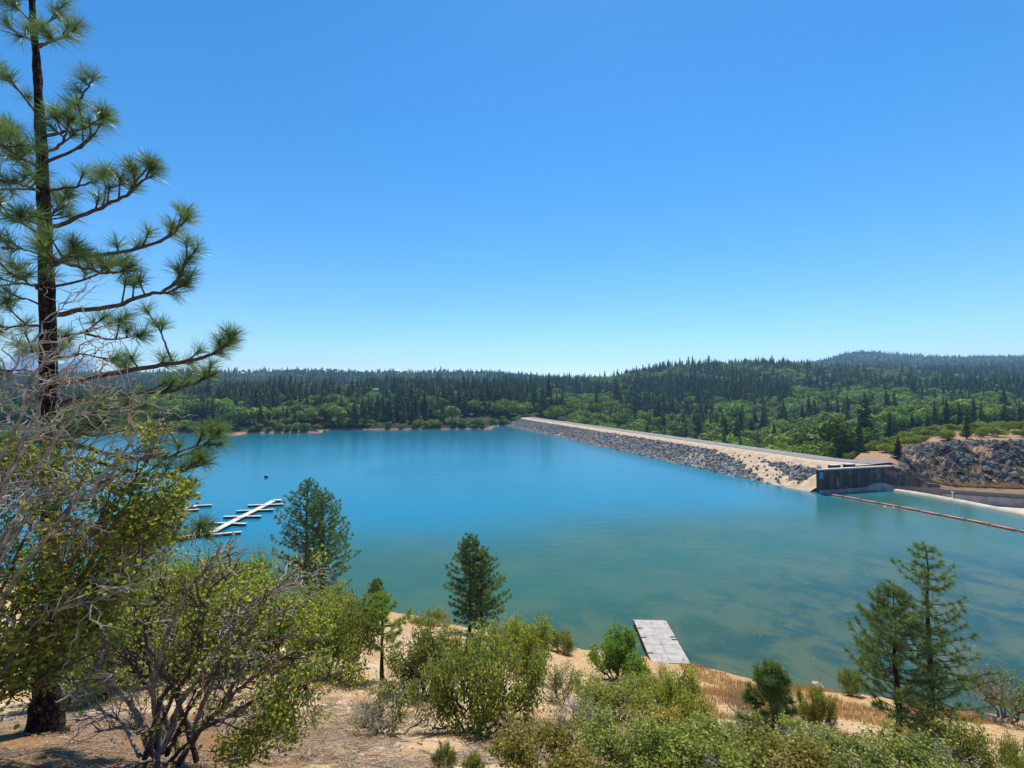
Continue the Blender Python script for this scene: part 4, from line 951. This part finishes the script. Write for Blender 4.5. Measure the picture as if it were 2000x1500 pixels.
SL = [  # kind, px, distance, width px, top py, label
 (yellow[0], 655, 14, 190, 1185, 'yellow green leafy shrub with dark fanned stems on open sand'),
 (yellow[1], 560, 15, 220, 1150, 'broad yellow green shrub behind the bare branched manzanita'),
 (dense[1], 440, 13, 240, 1120, 'olive leafy shrub directly behind the bare branched manzanita'),
 (yellow[0], 320, 12, 260, 1105, 'yellow green shrub between the big pine trunk and lake'),
 (dense[0], 210, 10, 230, 1150, 'dark olive shrub close behind the big pine trunk'),
 (open_[0], 762, 8.5, 180, 1325, 'sparse low shrub with thin crooked stems on pale sand'),
 (dense[2], 835, 13, 170, 1235, 'rounded olive shrub just behind the young bright pine'),
 (dense[0], 940, 8.8, 215, 1246, 'rounded grey green shrub with forked dark trunk on pale sand'),
 (dense[3], 1030, 27, 110, 1200, 'tall dark stemmed shrub beside the sandy bank'),
 (yellow[1], 1095, 42, 56, 1226, 'small low yellowish bush at the lip of the bank'),
 (green[0], 1208, 33, 112, 1232, 'bright green round bush next to the grey floating platform'),
 (open_[1], 1092, 17, 130, 1290, 'grey green shrub with many bare upright stems below the bank'),
 (dense[2], 1190, 16, 170, 1315, 'wide grey green shrub below the bright green bush'),
 (dense[3], 1332, 18, 130, 1312, 'dark green shrub in front of the golden grass slope'),
 (dense[1], 1255, 20, 110, 1322, 'mixed olive shrub between two dark ones above the golden grass'),
 (bare[0], 1290, 35, 36, 1268, 'small leafless twiggy shrub beside the floating platform'),
 (bare[0], 1440, 24, 62, 1312, 'leafless grey twiggy shrub beside the bushy young pine'),
 (dense[0], 1592, 25, 64, 1332, 'small upright shrub alone on the sandy bank'),
 (yellow[0], 1655, 37, 50, 1300, 'low yellowish bush on the shoreline behind the pine pair'),
 (open_[0], 1965, 33, 150, 1288, 'olive topped shrub with bare grey stems at the water by the pine pair'),
 (dense[2], 1840, 17, 150, 1395, 'dark tangled shrub at the foot of the pine pair'),
 (dense[0], 1985, 15, 90, 1440, 'low olive shrub on sand beyond the pine pair'),
 (dense[1], 655, 38, 100, 1150, 'olive shrub at the foot of the twin pines'),
 (yellow[1], 845, 43, 74, 1192, 'low spreading yellow green shrub along the shore sand'),
 (dense[2], 700, 33, 100, 1162, 'dull olive shrub below the small young shoreline pine'),
 (dense[3], 470, 33, 110, 1082, 'rounded green shrub standing up against the lake near the docks'),
 (dense[0], 380, 28, 130, 1095, 'dark green shrub against the lake behind the yellow one'),
 (yellow[0], 990, 33, 110, 1215, 'pale green shrub at the foot of the conical pine'),
 (dense[1], 900, 22, 120, 1252, 'thick olive shrub upslope from the conical pine'),
 (dense[2], 610, 24, 150, 1165, 'grey green shrub in the thicket below the twin pines'),
 (open_[0], 1130, 11, 150, 1370, 'thin grey shrub of crooked stems above the low leafy thicket'),
 (close[0], 1060, 5.0, 230, 1415, 'yellow and orange leaved low shrub beside the open sand'),
 (close[2], 1210, 5.4, 240, 1405, 'low shrub of small grey green leaves beside the orange one'),
 (close[1], 1360, 5.0, 240, 1412, 'low olive manzanita in the close thicket below the dark shrub'),
 (close[0], 1500, 5.2, 230, 1432, 'yellowing low shrub in front of the bushy young pine'),
 (close[2], 1640, 5.6, 230, 1440, 'green low shrub beneath the sandy bank clearing'),
 (close[1], 1790, 5.6, 230, 1450, 'low olive shrub in front of the pine pair trunks'),
 (close[2], 1420, 7.0, 180, 1412, 'grey green shrub tucked behind the yellowing low one'),
 (close[0], 1290, 6.8, 180, 1405, 'orange tinged shrub tucked behind the grey green one'),
 (close[1], 1570, 7.2, 150, 1425, 'olive shrub tucked behind the green low one by the bank'),
 (close[2], 872, 5.6, 54, 1440, 'tiny leafy sprig growing alone on pale sand'),
 (close[1], 925, 5.4, 40, 1462, 'tiny low sprig at the edge of the leafy thicket'),
]
for k, px, Y, w, top, lab in SL: shrub_at(k, px, Y, w, top, lab)

# bare branched manzanita in front of the big pine
def big_manzanita(base, label, seed, stems, leaf_zones, leafm='manz', nleaf=60, twig=5, rad=.03, leaf=.034):
    rng = np.random.default_rng(seed); e = empty('manzanita_shrub', base, label, 'shrub')
    live, dead_, lf = MB(), MB(), MB(); tips = []
    base = np.asarray(base)
    for (path, r, isdead, leafy) in stems:
        q = np.array(path) - base; k = len(q); n = 5 * k; s = np.linspace(0, 1, n)
        p = np.array([np.interp(s, np.linspace(0, 1, k), q[:, c]) for c in range(3)]).T
        for _ in range(2): p[1:-1] = (p[:-2] + p[1:-1] * 2 + p[2:]) / 4
        L = np.linalg.norm(np.diff(p, axis=0), axis=1).sum(); p[1:] += np.cumsum(rng.normal(0, .011 * L, (n - 1, 3)), 0) * .55
        tgt = dead_ if isdead else live
        tube(tgt, p, r * (1 - .68 * s) * rng.uniform(.85, 1.15, n), 7)
        for _ in range(int(twig * L) + 2):
            w = rng.uniform(.25, 1); i = min(int(w * (n - 1)), n - 2); c = p[i]; d = nrm(p[i + 1] - p[i])
            l1 = rng.uniform(.25, .7) * (1.25 - w * .6); t1 = c + nrm(d * .8 + rng.normal(0, .55, 3) + np.array((0, 0, .15))) * l1
            q1 = wiggle(c, t1, 7, .055, rng); tube(tgt, q1, r * .40 * np.linspace(1, .4, 7), 5)
            for _ in range(rng.integers(3, 6)):
                j = rng.integers(2, 7); t2 = q1[j] + nrm(nrm(t1 - c) * .7 + rng.normal(0, .65, 3)) * rng.uniform(.10, .30)
                q2 = wiggle(q1[j], t2, 5, .07, rng); tube(tgt, q2, r * .19 * np.linspace(1, .4, 5) + .001, 4)
                for _ in range(1): 
                    t3 = q2[-1] + nrm(nrm(t2 - q1[j]) + rng.normal(0, .7, 3)) * rng.uniform(.05, .13); tube(tgt, wiggle(q2[rng.integers(2, 5)], t3, 4, .08, rng), [.0032, .0026, .002, .0012], 3)
                if rng.random() < leafy: m = rng.integers(8, 26); tips.append(q2[-1] + rng.normal(0, .055, (m, 3)))
    for c, R, m in leaf_zones:           # leafy boughs: clumps of leaves on their own twigs
        c = np.asarray(c) - base
        for _ in range(m):
            d = rng.normal(0, 1, 3); d = nrm(d) * rng.random() ** .33; t = c + d * np.asarray(R)
            q = wiggle(t - nrm(t - np.array((0, 0, .3))) * rng.uniform(.15, .4) + rng.normal(0, .05, 3), t, 5, .06, rng); tube(live, q, [.005, .0045, .004, .003, .002], 4)
            mm = rng.integers(nleaf // 3, nleaf); tips.append(q[-1] + (q[-3] - q[-1]) * rng.random((mm, 1)) + rng.normal(0, .06, (mm, 3)))
    live.build('stems', M['manz_bark'], e, True)
    if dead_.n: dead_.build('dead_branches', M['dead_bark'], e, True)
    if tips: leaves(lf, np.concatenate(tips), leaf, rng, up=.5, aspect=.75); lf.build('leaves', M[leafm], e)
    return e
by = 5.0
def q5(l, y0=by, dy=0): return [P(a, b, y0 + dy * i / (len(l) - 1)) for i, (a, b) in enumerate(l)]
b0_ = on_ground(335, 1000, by); bpx = (335, 770 + (EYE - b0_[2]) / by * FPX)
B_ = bpx
stems = []
rng = np.random.default_rng(5)
for (l, r, dead_, leafy, dy) in [
    ([B_, (285, 1400), (225, 1330), (190, 1300)], .045, True, .05, -.3), ([B_, (300, 1380), (250, 1300), (195, 1290)], .035, False, .2, .3), ([B_, (300, 1330), (265, 1240), (245, 1150)], .035, False, .5, .2),
    ([B_, (320, 1350), (300, 1250), (330, 1130)], .04, False, .4, .3), ([B_, (330, 1340), (340, 1230), (390, 1130), (430, 1095)], .042, True, .12, -.2), ([B_, (350, 1360), (385, 1260), (420, 1160), (470, 1100)], .042, False, .45, .2),
    ([B_, (365, 1370), (430, 1260), (480, 1190), (560, 1150)], .045, True, .10, -.1), ([B_, (380, 1390), (450, 1290), (530, 1220), (600, 1180)], .04, True, .15, .2), ([B_, (390, 1400), (460, 1330), (540, 1270), (610, 1240)], .04, False, .5, -.2),
    ([B_, (400, 1420), (480, 1370), (560, 1330), (620, 1320)], .035, False, .6, .1), ([B_, (340, 1380), (360, 1290), (365, 1180), (372, 1120)], .035, False, .45, -.5), ([B_, (360, 1400), (410, 1330), (470, 1240), (510, 1160)], .035, False, .35, -.5),
    ([B_, (310, 1440), (250, 1420), (190, 1430)], .03, True, 0, -.4), ([B_, (370, 1440), (430, 1420), (490, 1415)], .028, True, 0, -.4), ([B_, (290, 1440), (230, 1400), (185, 1375)], .028, True, .0, .2)]:
    jx, jy = rng.normal(0, 30), rng.uniform(-6, 22); l = [(l[0][0] + jx, l[0][1] + jy)] + [(l[1][0] + jx * .6, l[1][1])] + l[2:]
    stems.append((q5(l, by + rng.normal(0, .12), dy), r * .72, dead_, leafy))
zones = [(P(540, 1400, 4.9), (.34, .35, .30), 60), (P(590, 1310, 5.2), (.25, .3, .22), 22), (P(470, 1140, 5.6), (.45, .3, .16), 26), (P(600, 1200, 5.5), (.25, .3, .22), 18), (P(480, 1460, 4.7), (.3, .2, .12), 18), (P(330, 1130, 5.6), (.4, .3, .18), 22)]
big_manzanita(b0_, 'sprawling manzanita with silver bare branches fanning from the sandy ground', 61, stems, zones, 'manz', 52, 5, .03, .036)
# taller manzanita at the edge of view, its dead limbs reaching across the pine trunk
ay = 3.6
b1_ = on_ground(-120, 1000, ay)
stems = []
for (l, r, dead_, leafy, dy) in [
    ([(-120, 1500), (-60, 1300), (60, 1130), (150, 1010), (215, 950), (300, 880)], .055, True, .0, .2), ([(-120, 1500), (-80, 1250), (0, 1080), (90, 960), (200, 900)], .045, True, .0, .5), ([(-120, 1500), (-60, 1200), (20, 1000), (70, 850), (110, 740)], .04, True, .0, .2),
    ([(-120, 1500), (-80, 1150), (-10, 900), (30, 750), (70, 640)], .04, True, .0, -.2), ([(-120, 1500), (-70, 1150), (-20, 800), (0, 680), (40, 580)], .035, True, .0, .4), ([(-120, 1500), (0, 1250), (120, 1150), (230, 1090), (330, 1060)], .04, True, .1, .5),
    ([(-120, 1500), (0, 1300), (100, 1180), (210, 1170), (290, 1150)], .035, True, .1, .1), ([(-60, 1200), (60, 1000), (180, 860), (270, 800)], .03, True, 0, .3), ([(0, 1080), (80, 900), (180, 760), (205, 690)], .026, True, 0, .3), ([(-20, 1000), (60, 860), (160, 820), (260, 815)], .026, True, 0, -.3),
    ([(-120, 1500), (20, 1350), (150, 1200), (260, 1000), (330, 900)], .04, False, .7, .6), ([(-120, 1500), (-20, 1300), (130, 1100), (240, 960)], .04, False, .7, .2), ([(-120, 1500), (10, 1340), (160, 1280), (230, 1230)], .035, False, .7, .2), ([(-120, 1500), (-40, 1200), (60, 950), (130, 860)], .035, False, .5, .8)]:
    stems.append((q5(l, ay, dy), r * .46, dead_, leafy))
zones = [(P(300, 975, 4.0), (.28, .35, .34), 80), (P(215, 1080, 4.1), (.5, .5, .40), 120), (P(90, 1180, 3.8), (.5, .5, .38), 96), (P(60, 1290, 3.8), (.36, .3, .16), 40), (P(80, 900, 4.3), (.45, .3, .25), 60), (P(190, 1190, 4.2), (.30, .3, .16), 36), (P(-40, 1050, 4.1), (.3, .4, .7), 40)]
big_manzanita(b1_, 'tall leafy manzanita with grey dead limbs crossing the big pine trunk', 62, stems, zones, 'manz', 44, 3.6, .03, .038)

# ------------------------------------------------------------------ ground cover
def cover(name, label, n, xr, yr, fn, mat, keep=None, kind='stuff'):
    x = RNG.uniform(*xr, n); y = RNG.uniform(*yr, n); z = gz(x, y); k = z > .15
    if keep is not None: k &= keep(x, y, z)
    x, y, z = x[k], y[k], z[k]; mb = MB(); fn(mb, np.c_[x, y, z]); return tag(mb.build(name, mat), label, None, None, kind)
def blades(mb, p):
    n = len(p); h = RNG.uniform(.18, .5, n)[:, None]; d = RNG.normal(0, 1, (n, 3)) * np.array((1, 1, 0)); t = p + np.c_[RNG.normal(0, .12, (n, 2)), np.ones(n)] * h; s = nrm(d) * .018
    mb.add(np.stack((p - s - (0, 0, .05), p + s - (0, 0, .05), t), 1).reshape(-1, 3), np.arange(n * 3).reshape(-1, 3), 0, np.repeat(RNG.random(n), 3))
cover('grass', 'golden dry grass on the slope above the floating platform', 90000, (2, 36), (20, 46), blades, M['grass'], lambda x, y, z: (z < 8.5) & (fbm(x * .3, y * .3, 71, 3) > -.05) & (x / y > .22))
def twigs(mb, p):
    n = len(p); a = RNG.uniform(0, 6.28, n); L = RNG.uniform(.02, .16, n)[:, None]; d = np.c_[np.cos(a), np.sin(a), RNG.normal(0, .15, n) - .5 * np.sin(a)] * L; s = np.c_[-np.sin(a), np.cos(a), a * 0] * .0045
    p = p + (0, 0, .012)
    mb.add(np.stack((p - d - s, p - d + s, p + d + s, p + d - s), 1).reshape(-1, 3), np.arange(n * 4).reshape(-1, 4), 0, np.repeat(RNG.random(n), 4))
cover('litter', 'dry twigs and needles scattered over the sand', 42000, (-9, 6), (3.5, 13), twigs, M['litter'], lambda x, y, z: fbm(x * .8, y * .8, 73, 3) > -.12 + .1 * (x > -3))
def peb(mb, p):
    n = len(p); r = RNG.uniform(.006, .03, n) * np.where(RNG.random(n) < .03, 2.2, 1); B_ = np.array([(1, 0, 0), (-1, 0, 0), (0, 1, 0), (0, -1, 0), (0, 0, .7), (0, 0, -.7)]); F_ = np.array([(0, 2, 4), (2, 1, 4), (1, 3, 4), (3, 0, 4), (2, 0, 5), (1, 2, 5), (3, 1, 5), (0, 3, 5)])
    v = p[:, None] + (B_[None] * RNG.uniform(.7, 1.3, (n, 6, 1))) * r[:, None, None]
    mb.add(v.reshape(-1, 3), (np.arange(n)[:, None, None] * 6 + F_[None]).reshape(-1, 3), 0, np.repeat(RNG.random(n) * .4 + .55, 6))
cover('pebbles', 'small pale stones strewn over the sand', 9000, (-8, 7), (3.5, 16), peb, M['litter'])
for k in range(14):
    px = random.uniform(150, 1000); Y = random.uniform(5.6, 9.5); x, y, z = on_ground(px, 1000, Y); a = random.uniform(0, 6.28); L = random.uniform(.3, .9)
    q = np.array([(x + math.cos(a) * t * L, y + math.sin(a) * t * L) for t in np.linspace(-.5, .5, 6)]) + RNG.normal(0, .02, (6, 2)); zz_ = gz(q[:, 0], q[:, 1]) + .015
    mb = MB(); c = np.array((x, y, z)); p3 = np.c_[q, zz_] - c; tube(mb, p3, np.linspace(.014, .005, 6), 5); tube(mb, wiggle(p3[3], p3[3] + np.array((math.cos(a + .8) * L * .3, math.sin(a + .8) * L * .3, .03)), 4, .05, RNG), [.007, .006, .005, .003], 4)
    tag(mb.build('fallen_stick', M['dead_bark'], loc=c, smooth=True), 'crooked dry stick lying on the open sand', 'stick', 'fallen sticks on the sand')
# rocks on the bank
for px, py, Y, s, lab in ((1112, 1268, 44, .8, 'pale boulder on the lip of the sandy bank'), (1085, 1266, 44.5, .6, 'smaller pale boulder beside the larger one on the bank lip'), (1600, 1330, 40, .8, 'brown jagged rock at the waterline beneath the small upright shrub'), (1625, 1327, 40.5, .6, 'low brown rock at the waterline by the yellowish bush'), (1940, 1395, 33, .9, 'dark rock beneath the olive topped waterside shrub')):
    x, y, z = on_ground(px, py, Y); mb = MB(); v, f = rock_shape(RNG, ICO2, 6); mb.add(v * s, f); tag(mb.build('boulder', M['rock_pale'], loc=(x, y, z + .1)), lab, 'rock')
# pale flecks drifting on the water towards the bank
n = 560; fx = RNG.uniform(10, 75, n); fy = RNG.uniform(38, 90, n); k = (RNG.random(n) < np.clip((fx / fy - .15) * 1.1, 0, .8)) & (gz(fx, fy) < -.3); fx, fy = fx[k], fy[k]
mb = MB(); th = np.arange(6) / 6 * 6.283
for x, y in zip(fx, fy):
    r = RNG.uniform(.02, .055) * (1.8 if RNG.random() < .08 else 1); a = RNG.uniform(.5, 1)
    ring = np.c_[x + np.cos(th) * r * RNG.uniform(.7, 1.2, 6), y + np.sin(th) * r * a * RNG.uniform(.7, 1.2, 6), th * 0 + .006]
    mb.add(np.r_[ring, [(x, y, .02)]], [(i, (i + 1) % 6, 6) for i in range(6)])
tag(mb.build('floating_debris', M['fleck']), 'pale flecks drifting on the green shallows', None, None, 'stuff')

# ------------------------------------------------------------------ cloud far beyond the hills
rng = np.random.default_rng(91); mb = MB()
for _ in range(46):
    t = rng.uniform(-1, 1); px = 105 + t * 120; yy = 742 - (1 - abs(t) ** 1.5) * rng.random() * 74; c = P(px, yy, 5600); r = rng.uniform(56, 117) * (1.15 - abs(t) * .6)
    v = ICO3[0] * r; v = v + ICO3[0] * (fbm(ICO3[0][:, 0] * 3 + t * 9, ICO3[0][:, 2] * 3 + ICO3[0][:, 1] * 2, 5, 3) * r * .5)[:, None]; mb.add(v * np.array((1.1, 1, .8)) + c, ICO3[1])
tag(mb.build('cloud', M['cloud'], smooth=True), 'small white cumulus cloud low over the hills behind the pine', 'cloud')

# ------------------------------------------------------------------ haze
mb = MB(); box(mb, (0, 2150, 150), (9950, 2350, 190))
g = N('thin_haze'); pv = g.new('ShaderNodeVolumePrincipled'); pv.inputs['Color'].default_value = (.42, .70, 1, 1); pv.inputs['Density'].default_value = .00016; pv.inputs['Anisotropy'].default_value = .25
pv.inputs['Density Attribute'].default_value = ''
g.t.links.new(pv.outputs[0], g.out.inputs['Volume'])
try: g.m.cycles.homogeneous_volume = True
except Exception as ex: print(ex)
tag(mb.build('haze', g.m), 'thin blue haze over the valley', None, None, 'stuff')
print('tris', sum(len(m.polygons) for m in bpy.data.meshes))
